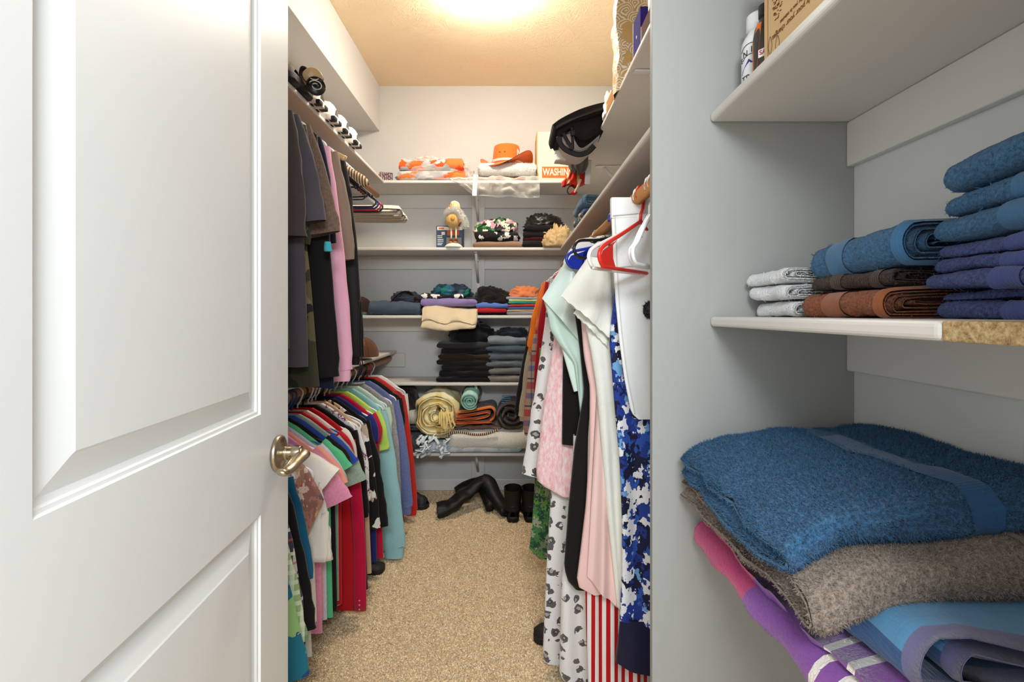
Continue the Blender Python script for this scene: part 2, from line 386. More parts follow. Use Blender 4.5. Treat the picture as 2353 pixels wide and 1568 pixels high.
# ------------------------------------------------------------------ shelving
def shelf(name, x0, x1, y0, y1, ztop, parent=None, th=.019, bev=.006):
    return S(name, box(x0, x1, y0, y1, ztop - th, ztop, bev, 3), M_SHELF, parent)
ZS = [2.004, 1.593, 1.177, .765, .333]
sh = []
for i, z in enumerate(ZS):
    o = mesh('shelf_board', box(XL, XR, SB, DB, z - .019, z, .006, 3), M_SHELF, None, False, cat='shelf',
             label=['topmost white shelf board across the back wall, under the orange hat', 'white back-wall shelf board carrying the bird figurine', 'white back-wall shelf board carrying belted jeans and folded tops',
                    'white back-wall shelf board carrying dark trousers and stacked jeans', 'lowest white back-wall shelf board, under the rolled blankets'][i], group='back wall shelf boards')
    sh.append(o)
    mesh('cleat', box(XL, XR, DB - .0165, DB - .0005, z - .019 - .09, z - .0195, .0025), M_SHELF, o, False)
    # stamped steel bracket under the board
    bx = X(1100, DB)
    br = mesh('bracket', cat_vf(box(bx - .011, bx + .011, DB - .031, DB - .0255, z - .235, z - .0195, .002), box(bx - .011, bx + .011, SB + .045, DB - .0255, z - .0255, z - .0195, .002)), M_TRIM, o, False)
    a = (bx, DB - .034, z - .20); b = (bx, SB + .075, z - .03)
    mesh('brace', xform(tube([a, ((a[0]), (a[1] + b[1]) / 2, (a[2] + b[2]) / 2), b], .0085, 8, flat=.6)), M_TRIM, br)
    for q in (.06, .19): mesh('screw', xform(lathe([(.004, 0), (.0035, -.0012), (.001, -.0016)], 8, 'y'), loc=(bx, DB - .0315, z - q)), metal((150, 146, 140), .4), br)
for i in range(5):
    zb = ZS[i + 1] if i < 4 else .075
    mesh('upright_cleat', box(X(1085, DB), X(1115, DB), DB - .026, DB - .017, zb + .0005, ZS[i] - .0195, .002), M_SHELF, sh[i], False)
    mesh('upright_cleat', box(X(1085, DB), X(1115, DB), DB - .017, DB - .0005, zb + .0005, ZS[i] - .1095, .002), M_SHELF, sh[i], False)
def side_shelf(label, x0, x1, y0, y1, z, cl, group=None):
    o = mesh('shelf_board', box(x0, x1, y0, y1, z - .019, z, .006, 3), M_SHELF, None, False, cat='shelf', label=label, group=group)
    mesh('cleat', box(*( (XL, XL + .0165) if cl == 'l' else (XR - .0165, XR)), y0, y1, z - .109, z - .0195, .0025), M_SHELF, o, False); return o
L1 = side_shelf('high white shelf board on the left wall carrying the sneakers', XL, -.782, YF, SB - .001, ZS[0], 'l')
L2 = side_shelf('low white shelf board on the left wall carrying the brown cap', XL, -.775, 1.2, DB, .94, 'l')
L2.location.z -= 0
mesh('end_cleat', box(XL, X(932, DB), DB - .0165, DB - .0005, .83, .92, .0025), M_SHELF, L2, False)
R2 = side_shelf('high white shelf board on the right wall under the black bag', .385, XR, YP + .02, SB - .001, ZS[0], 'r')
R1 = side_shelf('white shelf board on the right wall above the hanging dresses', .295, XR, 1.08, SB - .001, ZS[1], 'r')
def wall_bracket(parent, y, z, side, depth):
    xw = XR - .0165 if side > 0 else XL + .0165; d_ = -side
    br = mesh('bracket', cat_vf(box(*sorted((xw, xw + d_ * .006)), y - .011, y + .011, z - .23, z - .0195, .002), box(*sorted((xw, xw + d_ * depth)), y - .011, y + .011, z - .0265, z - .0195, .003)), M_TRIM, parent, False)
    mesh('brace', tube([(xw + d_ * .01, y, z - .2), (xw + d_ * depth * .4, y, z - .12), (xw + d_ * depth * .8, y, z - .03)], .0085, 8, flat=.6, up=(0, 1, 0)), M_TRIM, br)
wall_bracket(R2, 1.67, ZS[0], 1, .275); wall_bracket(R2, 2.75, ZS[0], 1, .225)
wall_bracket(R1, 1.9, ZS[1], 1, .3); wall_bracket(L1, 1.75, ZS[0], -1, .25); wall_bracket(L2, 2.2, .94, -1, .25)
# chipped bare end of the right shelf
mesh('bare_end', box(.297, XR - .002, 1.0785, 1.0805, ZS[1] - .018, ZS[1] - .001, .001), plain((238, 236, 232), .8, .2, bump=.9, bs=120), R1, False)
# clothes rods
M_ROD = plain((176, 120, 70), .45, .4)
def rod(label, x, z, y0, y1):
    o = mesh('closet_rod', xform(lathe([(.0165, 0), (.0165, y1 - y0)], 18, 'y'), loc=(x, y1, z), rot=(0, 0, math.pi)), M_ROD, None, True, cat='rod', label=label)
    return o
RLX, RLZ, RUZ, RRX, RRZ = -.82, .885, 1.905, .312, 1.475
rod('round wooden closet rod low on the left, holding the crowded shirts', RLX, RLZ, 1.15, 3.42)
rod('round wooden closet rod high on the left, holding tees and jackets', RLX, RUZ, 1.1, 3.10)
rod('round wooden closet rod on the right, holding the dresses', RRX, RRZ, YP + .025, 3.10)
# ------------------------------------------------------------------ partition board and linen nook
S('wall_partition', box(.283, XR, YP, YP + .019, 0, ZC, .0015), wallmat((162, 162, 158), .1, 420))
ZT, ZM, ZB = 1.594, 1.183, .755
def linen(label, z, y0):
    o = mesh('shelf_board', box(.399, XR, y0, YP - .0005, z - .0195, z, .006, 3), M_SHELF, None, False, cat='shelf', label=label)
    mesh('cleat', box(XR - .0163, XR, y0, YP - .0005, z - .109, z - .02, .0025), M_SHELF, o, False); return o
linen('white shelf board in the nook carrying the pill bottle and kraft box', ZT, YF + .01)
lm = linen('white shelf board in the nook carrying the folded hand towels', ZM, .477)
linen('low white shelf board in the nook under the bath towels', ZB, YF + .01)
t = NT('chipboard'); v = t.coord(); n = t.noise(v, 160, 4, .7); t.color(t.ramp(n, [(.3, lin((120, 92, 58))), (.5, lin((178, 150, 108))), (.7, lin((210, 186, 146)))])); t.bump(n, .6, .002)
mesh('raw_edge', box(.401, XR, YF + .01, .477, ZM - .0193, ZM - .0002, .0015), t.done(.9, .1), lm, False, label='bare chipboard end of the shelf')
# ------------------------------------------------------------------ ceiling lamp
lp = thing('ceiling_lamp', 'round flush ceiling lamp with glowing white glass dome', 'lamp', (-.115, 2.36, ZC))
mesh('base_ring', xform(lathe([(.0, 0), (.172, 0), (.175, -.012), (.168, -.026), (.160, -.03), (.0, -.03)], 48, cap=False), loc=(-.115, 2.36, ZC - .0005)), plain((226, 206, 176), .4, .5), lp)
mesh('glass_dome', xform(lathe([(.158, -.028)] + [(.158 * math.cos(a), -.028 - .095 * math.sin(a)) for a in np.linspace(.1, math.pi / 2 - .02, 14)], 48, cap=True), loc=(-.115, 2.36, ZC)), emis((255, 246, 232), DOME_POWER), lp)
# ================================================================== cloth generators
def ribbon(path, sweep, t, deform=None, edge=.012, endround=True):
    """thick cloth band: path (n,2) of (a,z) carried along sweep positions; returns verts (a,s,z) grids, faces"""
    p = np.asarray(path, float); n = len(p); tg = np.gradient(p, axis=0); tg /= np.linalg.norm(tg, axis=1)[:, None] + 1e-12
    nr = np.stack([-tg[:, 1], tg[:, 0]], -1); s = np.asarray(sweep, float); m = len(s)
    lo_, hi_ = s.min(), s.max(); dd = np.clip(np.minimum(s - lo_, hi_ - s) / edge, 0, 1); sf = np.sqrt(1 - (1 - dd) ** 2) * .8 + .2
    tt = np.full(n, t); tt[0] *= .3; tt[-1] *= .3
    def side(sg): 
        q = p[:, None, :] + sg * nr[:, None, :] * (tt[:, None] * sf[None, :] / 2)[..., None]
        return np.stack([q[..., 0], np.broadcast_to(s, (n, m)), q[..., 1]], -1)
    A, B = side(1), side(-1)
    if deform is not None: A, B = deform(A), deform(B)
    V = np.concatenate([A.reshape(-1, 3), B.reshape(-1, 3)]); o = n * m
    fa = grid_faces(n, m); fb = grid_faces(n, m)[:, ::-1] + o
    i = np.arange(n - 1); e = [np.stack([i * m + k, (i + 1) * m + k, (i + 1) * m + k + o, i * m + k + o], -1) if k else np.stack([i * m, i * m + o, (i + 1) * m + o, (i + 1) * m], -1) for k in (0, m - 1)]
    j = np.arange(m - 1); e2 = [np.stack([j, j + 1, j + 1 + o, j + o], -1), np.stack([(n - 1) * m + j + 1, (n - 1) * m + j, (n - 1) * m + j + o, (n - 1) * m + j + 1 + o], -1)]
    return V, np.concatenate([fa, fb] + e + e2), A, B
def fold_path(d, h, n, k=9, seed=0, jit=.004):
    r = random.Random(seed); s = h / n; P = []
    ends = [(r.uniform(0, jit), d - r.uniform(0, jit)) for _ in range(n + 1)]
    for i in range(n):
        zc = s * (i + .5); a, b = ends[i // 2 * 2][0] + s / 2, ends[(i + 1) // 2 * 2][1] - s / 2
        seq = np.linspace(b, a, k) if i % 2 == 0 else np.linspace(a, b, k)
        P += [(y, zc) for y in seq]
        if i < n - 1:
            e = seq[-1]; sg = -1 if i % 2 == 0 else 1
            P += [(e + sg * s / 2 * math.sin(q), zc + s / 2 * (1 - math.cos(q))) for q in np.linspace(.5, math.pi - .5, 4)]
    return np.array(P)
def smooth_noise(V, sc, seed): 
    f = V.reshape(-1, 3); return np.array([nz(q, sc, seed) for q in f]).reshape(V.shape[:-1])
def place(rot, c):
    ca, sa = math.cos(rot), math.sin(rot)
    def f(G):  # (a along depth, s along sweep, z) -> world; fold faces -Y when rot = 0
        a, s, z = G[..., 0], G[..., 1], G[..., 2]
        return np.stack([c[0] + s * ca - a * sa, c[1] + s * sa + a * ca, c[2] + z], -1)
    return f
def folded(name, label, cat, mat, c, w, d, h, n, rot=0, wr=.005, seed=None, group=None, parent=None, warp=None, nx=26, part='', t=.93, fsc=9):
    """folded piece of cloth, c = centre of base; folds face -Y at rot 0 (w across, d deep)"""
    seed = rnd.random() * 90 if seed is None else seed
    pl = place(rot, c)
    def de(G):
        G = G.copy(); q = smooth_noise(G * np.array([1, 1, 2.5]), fsc, seed); q2 = smooth_noise(G * np.array([1, 1, 6]), 32, seed + 5)
        rel = np.clip(G[..., 2] / h, 0, 1)
        G[..., 2] = np.maximum(G[..., 2] + (q * wr * 1.6 + q2 * wr * .5) * rel, .0004)
        G[..., 0] += q * wr * 1.4 + q2 * wr * .5 - d / 2; G[..., 1] += smooth_noise(G[..., [2, 0, 1]], 14, seed + 9) * wr * 1.6
        W = pl(G); return warp(W) if warp else W
    V, Fa, A, B = ribbon(fold_path(d, h, n, seed=int(seed * 10)), np.linspace(-w / 2, w / 2, nx), h / n * t, de)
    o = mesh(name, (V, Fa), mat, parent, True, label, cat, group); o_grids[o.name] = (A, B); return o
o_grids = {}
def spiral_path(d, h, turns, t, k=26, r0=None):
    n = int(turns * k) + 1; th = np.linspace(-turns * 2 * math.pi, 0, n) - .75
    R = h / 2 - t / 2; r0 = R * .12 if r0 is None else r0; r = r0 + (R - r0) * np.linspace(0, 1, n) ** .9
    Lh = max(d / 2 - h / 2, 0); c, s = np.cos(th), np.sin(th)
    return np.stack([r * c + Lh * np.clip(c * 2.6, -1, 1) * (.55 + .45 * r / R), r * s + h / 2], -1)
def rolled(name, label, cat, mat, c, length, d, h, turns, t, rot=0, wr=.003, seed=None, group=None, parent=None, warp=None, ns=22):
    """rolled cloth lying on its side; axis along Y at rot 0; d across, h high"""
    seed = rnd.random() * 90 if seed is None else seed
    ca, sa = math.cos(rot), math.sin(rot)
    def de(G):
        G = G.copy(); q = smooth_noise(G, 14, seed); q2 = smooth_noise(G, 45, seed + 3)
        a = G[..., 0] + (q * wr + q2 * wr * .4); z = np.maximum(G[..., 2] + (q2 * wr * .7 + smooth_noise(G, 11, seed + 7) * wr), .0003); s = G[..., 1] + q * wr
        W = np.stack([c[0] + a * ca - s * sa, c[1] + a * sa + s * ca, c[2] + z], -1); return warp(W) if warp else W
    V, Fa, A, B = ribbon(spiral_path(d, h, turns, t), np.linspace(-length / 2, length / 2, ns), t, de, edge=t)
    o = mesh(name, (V, Fa), mat, parent, True, label, cat, group); o_grids[o.name] = (A, B); return o
def strip(grid, i0, i1, j0, j1, off):
    """thin band lying proud of part of a cloth grid"""
    G = grid[i0:i1, j0:j1]; du = np.gradient(G, axis=0); dv_ = np.gradient(G, axis=1); n = np.cross(du, dv_); n /= np.linalg.norm(n, axis=-1)[..., None] + 1e-12
    T = G + n * off; r, c_ = G.shape[:2]; V = np.concatenate([T.reshape(-1, 3), (G - n * abs(off)).reshape(-1, 3)])
    f = grid_faces(r, c_); return V, np.concatenate([f, f[:, ::-1] + r * c_])
def crumple(name, label, cat, mat, c, w, d, h, seed=None, amp=.25, group=None, parent=None, rot=0, fine=.08, na=56, nb=22, sq=.7, ridge=4.0):
    """heap of crumpled cloth or film resting on its flat base"""
    seed = rnd.random() * 90 if seed is None else seed
    th = np.arange(na) * 2 * math.pi / na; ph = np.linspace(0, math.pi / 2, nb); V = []
    for p_ in ph:
        for t_ in th:
            cx, cy, cz = math.cos(p_) ** sq * math.cos(t_), math.cos(p_) ** sq * math.sin(t_), math.sin(p_)
            q = Vector((cx, cy, cz)); f = 1 + amp * noise.noise(q * 1.7 + Vector((seed,) * 3)) + fine * (abs(noise.noise(q * ridge + Vector((seed * 2,) * 3))) * 2.2 - .5) + fine * .4 * noise.noise(q * ridge * 3 + Vector((seed,) * 3))
            V.append((cx * f * w / 2, cy * f * d / 2, max(cz * f, 0) * h))
    Fs = [tuple(q) for q in grid_faces(nb, na, True)] + [tuple(range(na - 1, -1, -1))]
    vf = xform((V, Fs), rot=(0, 0, rot), loc=c)
    return mesh(name, vf, mat, parent, True, label, cat, group)
# ================================================================== linen nook
C_BLUE, C_NAVY, C_BRN, C_DBR, C_TAUPE = (60, 106, 144), (68, 80, 134), (150, 84, 46), (66, 44, 34), (150, 134, 120)
def smooth_band_mat(c):
    t = NT('ribbed_border'); v = t.coord(); s = t.sep(v); w = t.math('SINE', t.math('MULTIPLY', s[1], 1500.0))
    t.color(t.mix(t.noise(v, 30), lin(c), tuple(x * .85 for x in lin(c)[:3]) + (1,))); t.bump(w, .3, .001); return t.done(.8, .3, .2)
def hand_towel(label, c, cx, y0, y1, z, d, h, turns=3.2, bands=((.25, .42),), hem=True, group=None, fz=9000, warp=None, t=.0085, x0=None):
    L = y1 - y0; cy = (y0 + y1) / 2; cx = x0 + d / 2
    e = thing('hand_towel', label, 'towel', (cx, cy, z), group)
    b = rolled('folded_cloth', None, None, terry(c), (cx, cy, z), L, d, h, turns, t, parent=e, wr=.004, ns=30, warp=warp)
    A, B = o_grids[b.name]; n = A.shape[0]; k = 27; mb = smooth_band_mat(tuple(min(255, int(x * 1.06)) for x in c))
    # outer side of the last turn
    out = A if abs(A[-8, 15, 0] - cx) > abs(B[-8, 15, 0] - cx) else B
    outn = -1 if out is A else 1
    rng = []
    for (f0, f1) in bands:
        j0, j1 = int((1 - f1) * 29), int((1 - f0) * 29) + 1; rng.append((y0 + (1 - f1) * L, y0 + (1 - f0) * L))
        vf = strip(out, n - k, n, j0, j1, .0018); 
        mesh('border_band', vf, mb, b, True)
    if hem:
        mesh('hem', strip(out, n - k, n, 0, 3, .0025), mb, b, True)
        rng.append((y0 - .01, y0 + L * .055))
    def keep(p, nr):
        m = np.ones(len(p))
        for a, b_ in rng: m *= np.where((p[:, 1] > a) & (p[:, 1] < b_) & (p[:, 0] < cx + d * .45), .02, 1)
        return m
    fuzz(b, int(fz * 1.6), .006, .001, terry(c), b, seed=int(z * 1e4) % 997, lean=.55, keep=keep); return e
WT = (248, 248, 248)
for i, (h, x0) in enumerate(((.030, .475), (.030, .462), (.028, .457))):
    z = ZM + sum((.0, .0295, .0585)[i:i + 1])
    hand_towel(['bottom white washcloth of the three stacked beside the grey panel', 'middle white washcloth of the three stacked beside the grey panel', 'top white washcloth of the three stacked beside the grey panel'][i],
               WT, 0, .875, 1.012, z + .0005, .19, h, 2.2, bands=(), hem=False, group='white washcloths', fz=7000, x0=x0, t=.0095)
gH = 'hand towels on the nook shelf'
hand_towel('rust brown hand towel lying on the nook shelf, with smooth border', C_BRN, 0, .672, .862, ZM + .0005, .185, .042, 3.4, bands=((.28, .55),), group=gH, x0=.482, fz=11000)
hand_towel('dark chocolate hand towel between the rust brown and the steel blue ones', C_DBR, 0, .68, .862, ZM + .043, .18, .026, 2.2, bands=((.3, .42), (.78, .88)), hem=False, group=gH, x0=.497, fz=9000, t=.0075)
def tilt(x0, k, y0=0, ky=0): 
    def f(W): W = W.copy(); W[..., 2] += (W[..., 0] - x0) * k + (W[..., 1] - y0) * ky; return W
    return f
hand_towel('steel blue hand towel on top of the dark chocolate one', C_BLUE, 0, .655, .857, ZM + .0705, .19, .06, 3.2, bands=((.22, .42),), group=gH, x0=.492, warp=tilt(.5, .02, .66, -.06), fz=14000, t=.011)
zz = ZM + .0005
names = ['navy washcloth at the very bottom of the tall towel stack', 'thin navy washcloth second from the bottom of the tall towel stack', 'navy washcloth in the tall stack, third from the bottom', 'navy washcloth in the tall stack, fourth from the bottom', 'topmost navy washcloth of the tall towel stack',
         'steel blue washcloth lying right on the navy ones', 'steel blue washcloth second from the top of the tall stack', 'steel blue washcloth on the very top of the tall stack']
for i, (c, h, x0, sl) in enumerate(((C_NAVY, .0235, .535, 0), (C_NAVY, .012, .545, 0), (C_NAVY, .0235, .520, 0), (C_NAVY, .0185, .533, 0), (C_NAVY, .0190, .538, -.02), (C_BLUE, .034, .530, -.03), (C_BLUE, .030, .545, -.06), (C_BLUE, .044, .540, -.12))):
    hand_towel(names[i], c, 0, .452, .652, zz, .15, h, 2.2, bands=((.42, .62),) if i not in (1, 7) else (), hem=False, group='washcloths in the tall stack', x0=x0, fz=9000, t=h * .28, warp=tilt(.53, .0, .65, sl))
    zz += h * .97
# bath towels on the low shelf
ZB0 = ZB + .0015
def droop(x1, k, sl, xs=.36, pw=2, sag_y=None):
    def f(W):
        W = W.copy(); W[..., 2] += (W[..., 0] - xs) * sl - k * np.clip(x1 - W[..., 0], 0, 1) ** pw * 100 * .1
        if sag_y: W[..., 2] -= sag_y[1] * np.clip(sag_y[0] - W[..., 1], 0, 1) ** 2 * 10
        return W
    return f
t = NT('beach_towel_pink'); v = t.coord(); s = t.sep(v)
yy_ = t.math('ADD', s[1], t.math('MULTIPLY', t.math('POWER', t.math('ADD', s[0], .17), 2.0), 1.2)); cur = lin((196, 62, 118))
for th_, c in ((.04, (132, 74, 156)), (-.128, (236, 226, 214)), (-.14, (136, 76, 158)), (-.166, (236, 226, 214)), (-.178, (140, 76, 156)), (-.225, (232, 84, 118))):
    cur = t.mix(t.math('LESS_THAN', yy_, th_), cur, lin(c))
t.color(cur); n = t.noise(v, 260, 3); t.bump(n, .6, .003); M_PINK = t.done(.95, .1, .3)
pk = thing('beach_towel', 'pink and purple beach towel with white rings at the bottom of the pile', 'towel', (.52, .74, ZB0), 'bath towels on the low shelf')
pb = folded('folded_cloth', None, None, M_PINK, (.527, .745, ZB0 - .003), .535, .332, .052, 3, rot=-math.pi / 2, wr=.006, seed=12, parent=pk, nx=40, warp=droop(.41, .6, .03))
fuzz(pb, 14000, .0028, .0005, M_PINK, pb, seed=4)
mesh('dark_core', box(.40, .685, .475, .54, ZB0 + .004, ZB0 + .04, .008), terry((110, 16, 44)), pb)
t = NT('beach_towel_blue'); v = t.coord(); s = t.sep(v)
cur = t.mix(t.noise(t.coord((3, 400, 3)), 1.0, 2), lin((92, 150, 190)), lin((70, 128, 172)))
cur = t.mix(t.math('GREATER_THAN', s[0], .055), cur, lin((40, 84, 136)))
cur = t.mix(t.math('LESS_THAN', s[2], .045), cur, lin((36, 78, 128)))
cur = t.mix(t.math('LESS_THAN', s[1], -.185), cur, lin((104, 102, 140)))
t.color(cur); t.bump(t.noise(t.coord((500, 60, 300)), 1.0, 3), .7, .003); M_BBLUE = t.done(.95, .1, .3)
bb = thing('beach_towel', 'light blue beach towel with lavender hem, loosely rolled under the taupe towel', 'towel', (.535, .70, ZB0 + .047), 'bath towels on the low shelf')
def bwarp(W):
    W = W.copy(); a = np.clip((W[..., 0] - .40) / .2, 0, 1); up_ = np.clip((W[..., 2] - ZB0 - .06) / .03, 0, 1)
    W[..., 2] += up_ * .012 * np.sin((W[..., 0] - .37) * 26) * np.clip((.62 - W[..., 1]) * 8, 0, 1) + (W[..., 0] - .36) * .03; return W
bc = rolled('rolled_cloth', None, None, M_BBLUE, (.532, .70, ZB0 + .048), .41, .31, .072, 1.75, .0085, parent=bb, wr=.005, seed=31, warp=bwarp, ns=36)
fuzz(bc, 16000, .0035, .0005, M_BBLUE, bc, seed=9, lean=.5)
tp = thing('bath_towel', 'taupe brown bath towel folded under the big blue one', 'towel', (.51, .79, .845), 'bath towels on the low shelf')
tb = folded('folded_cloth', None, None, terry(C_TAUPE), (.512, .795, .855), .35, .455, .056, 2, rot=0, wr=.007, seed=21, parent=tp, nx=44, warp=droop(.43, .35, .075, .40, 2))
def wrap_bands(o, spans, mat, off=.0022):
    A, B = o_grids[o.name]; k = A.shape[0] // 2; out = A if A[k, 20, 1] < B[k, 20, 1] else B; rs = []
    for (x0, x1) in spans:
        xs = out[k, :, 0]; j = [q for q in range(len(xs)) if x0 <= xs[q] <= x1]; j0, j1 = j[0], j[-1] + 1
        if j1 - j0 < 2: j1 = j0 + 2
        vf = strip(out, 2, A.shape[0] - 2, j0, j1, off if out is B else -off); mesh('border_band', vf, mat, o); rs.append((xs[j0], xs[j1 - 1]))
    return rs
def no_fuzz(rs): return lambda p, nr: np.prod([np.where((p[:, 0] > a) & (p[:, 0] < b), .03, 1) for a, b in rs], axis=0)
r1 = wrap_bands(tb, ((.572, .590), (.604, .622)), smooth_band_mat((128, 114, 102)))
fuzz(tb, 90000, .0045, .0007, terry(C_TAUPE), tb, seed=3, lean=.6, down=.2, keep=no_fuzz(r1))
bt = thing('bath_towel', 'big plush blue bath towel on top of the low pile', 'towel', (.51, .81, .905), 'bath towels on the low shelf')
bl = folded('folded_cloth', None, None, terry(C_BLUE), (.508, .812, .904), .36, .398, .056, 2, rot=0, wr=.009, seed=44, parent=bt, nx=48, warp=droop(.42, .5, .075, .36, 2), fsc=7)
r2 = wrap_bands(bl, ((.535, .583),), smooth_band_mat((40, 88, 134)))
fuzz(bl, 150000, .005, .0007, terry(C_BLUE), bl, seed=6, lean=.6, down=.1, keep=no_fuzz(r2))
# ================================================================== things on the back shelves
S1, S2, S3, S4, S5 = ZS
E_ = .0006
def ppx(u0, u1, Y): return (X(u0, Y) + X(u1, Y)) / 2, X(u1, Y) - X(u0, Y)
def fo(name, label, cat, mat, u0, u1, v0, v1, Yc, d, n, z=None, rot=0, wr=.005, group=None, **k):
    """folded cloth from its picture box at its near face"""
    Yn = Yc - d / 2; cx, w = ppx(u0, u1, Yn); h = (v1 - v0) / F * Yn; z = Z(v1, Yn) if z is None else z
    return folded(name, label, cat, mat, (cx, Yc, z + E_), w, d, h, n, rot, wr, group=group, **k), z + h
def slab(vs, ys):   # helper for printed panels: box by u,v on a plane facing the camera
    return box(X(vs[0], ys[0]), X(vs[1], ys[0]), ys[0], ys[1], Z(vs[3], ys[0]), Z(vs[2], ys[0]), .0008)
# --- top shelf
gT = 'things along the top back shelf'
ob, zt_ = fo('folded_blanket', 'orange and grey patterned blanket folded inside a clear bag', 'blanket', floral([(236, 96, 40), (196, 192, 190), (240, 120, 60), (170, 166, 166), (238, 90, 36)], 13, stretch=(1, .3, 1.6), rough=.9, dist=.09), 915, 1068, 366, 418, 3.27, .26, 4, S1, wr=.012, t=.8)
def bag_film(name, label, u0, u1, v0, Y0, Y1, seed, group=None, mat=None):
    cx, w = ppx(u0, u1, Y0); h = Z(v0, Y0) - S1
    return crumple(name, label, 'plastic bag', mat or film(), (cx, (Y0 + Y1) / 2, S1 + E_), w, Y1 - Y0, h, seed, .08, group, fine=.07, na=80, nb=30, sq=.35, ridge=7)
bag_film('clear_plastic_bag', 'crinkled clear plastic bag around the orange and grey blanket', 903, 1088, 352, 3.12, 3.42, 3)
wb, z1 = fo('folded_throw', 'white fluffy throw folded under the orange hat', 'blanket', terry((238, 234, 228)), 1100, 1233, 379, 408, 3.28, .27, 2, S1 + .035, wr=.012, t=.9)
fuzz(wb, 9000, .008, .0012, terry((240, 236, 230)), wb, seed=8)
fr_, _ = fo('fur_rug', 'tan fur mat pressed flat under the white throw', 'rug', fab((206, 138, 66), (150, 84, 40)), 1100, 1212, 405, 419, 3.28, .27, 1, S1, wr=.003)
fuzz(fr_, 9000, .008, .001, fab((206, 138, 66), (150, 84, 40)), fr_, seed=12)
# loose film of the throw's bag hanging over the shelf edge
gx = np.linspace(X(1036, 3.11), X(1240, 3.11), 56); prof_ = [(3.34, 2.016)] + [(3.24, 2.018), (3.14, 2.02), (3.11, 2.012), (3.10, 1.985), (3.096, 1.955), (3.098, 1.93), (3.104, 1.905)]
pp = smooth_path([(0, a, b) for a, b in prof_], 4); dr = lambda x, z: z if z >= 2.0 else 2.0 - (2.0 - z) * min(1, .12 + max(0, (x - X(1036, 3.11)) / .15))
G = np.array([[(x, p[1] - abs(nz((x, p[1], p[2]), 22, 3)) * .03 - .004, dr(x, p[2]) + (nz((x, p[1], p[2]), 17, 8) * .012 if p[2] > 2.0 else nz((x, 0, p[2]), 9, 4) * .02 - .012 * math.sin((x + .23) / .4 * math.pi) * (2.0 - p[2]) * 10 * .9)) for x in gx] for p in pp])
mesh('clear_plastic_bag', (G.reshape(-1, 3), grid_faces(len(pp), len(gx))), film(clear=.82), None, True, 'clear plastic bag of the white throw, drooping over the top shelf edge', 'plastic bag')
mesh('bag_handle', xform(box(-.014, .014, -.005, .005, -.065, .065, .004), rot=(0, .05, 0), loc=(X(1092, 3.09), 3.083, Z(427, 3.09))), plain((244, 242, 238), .3, .5), None, False, 'white plastic bag handle hanging over the shelf edge between the two clear bags', 'handle')
# cowboy hat
HX, HY, HZ = X(1165, 3.24), 3.25, Z(378, 3.24)
hat = thing('cowboy_hat', 'orange felt cowboy hat with white rope band and a letter N', 'hat', (HX, HY, HZ))
M_ORF = fab((240, 118, 48), (232, 104, 40), .9)
def hatpt(r, a, crown=None):
    x, y = r * math.cos(a), r * math.sin(a) * .82
    if crown is not None: return (HX + x, HY + y, HZ + crown)
    k = max(0, (r - .085) / .1); side = abs(math.cos(a + .42)) ** 2
    return (HX + x * (1 - .12 * k * side), HY + y, HZ + k * side * .058 - k * (1 - side) * .042 + (x * .05))
na = 48; rings = [[hatpt(r, 2 * math.pi * i / na) for i in range(na)] for r in np.linspace(.185, .088, 8)]
mesh('brim', cat_vf((np.concatenate(rings), [tuple(q) for q in grid_faces(8, na, True)]), (np.concatenate(rings) + np.array([0, 0, .004]), [tuple(q[::-1]) for q in grid_faces(8, na, True)])), M_ORF, hat)
cr = [[(HX + r * math.cos(2 * math.pi * i / na), HY + r * .84 * math.sin(2 * math.pi * i / na), HZ + z - (dip if abs(math.sin(2 * math.pi * i / na)) < .8 else 0) * 1) for i in range(na)] for r, z, dip in ((.092, -.004, 0), (.090, .03, 0), (.086, .07, 0), (.082, .1, 0), (.080, .112, 0), (.074, .118, 0), (.058, .112, .004), (.03, .102, .004), (.002, .1, 0))]
mesh('crown', (np.concatenate(cr), [tuple(q) for q in grid_faces(9, na, True)]), M_ORF, hat)
bd = np.array([(HX + .0935 * math.cos(a), HY + .0935 * .84 * math.sin(a), HZ + .014) for a in np.linspace(0, 2 * math.pi, 49)])
for dz in (-.004, .004): mesh('rope_band', tube(bd + np.array([0, 0, dz]), .0042, 8), plain((240, 232, 216), .8, .2, bump=.8, bs=300), hat)
for a in (-2.08, -1.72): mesh('eyelet', xform(lathe([(.0045, 0), (.0045, .002), (.002, .002)], 12, 'y'), loc=(HX + .088 * math.cos(a), HY + .0885 * .84 * math.sin(a) - .001, HZ + .062)), metal((150, 110, 50), .4), hat)
mesh('letter', xform(text_vf('N', .05, .0012, True), rot=(math.pi / 2, 0, math.radians(52)), loc=(HX + .077, HY - .045, HZ + .062)), plain((244, 240, 232), .7), hat, False)
# apple carton
bxx = thing('cardboard_carton', 'pale cardboard carton printed with an orange WASHING label', 'box', (X(1285, 3.2), 3.31, S1))
mesh('carton', box(X(1236, 3.2), X(1340, 3.2), 3.2, 3.42, S1 + E_, Z(303, 3.2), .002), plain((226, 224, 196), .8, .2), bxx, False)
mesh('label_panel', slab((1246, 1322, 383, 409), (3.1985, 3.2005)), plain((240, 112, 52), .7, .2), bxx, False)
mesh('lettering', xform(text_vf('WASHING', .062, .0004, True), rot=STAND, loc=(X(1283, 3.198), 3.198, Z(396, 3.198)), sc=(.66, 1, 1)), plain((246, 236, 216), .7), bxx, False)
mesh('leaf_mark', ([(X(1272, 3.199), 3.199, Z(326, 3.199)), (X(1281, 3.199), 3.199, Z(326, 3.199)), (X(1277, 3.199), 3.199, Z(319, 3.199))], [(0, 1, 2)]), plain((140, 176, 120), .8), bxx, False)
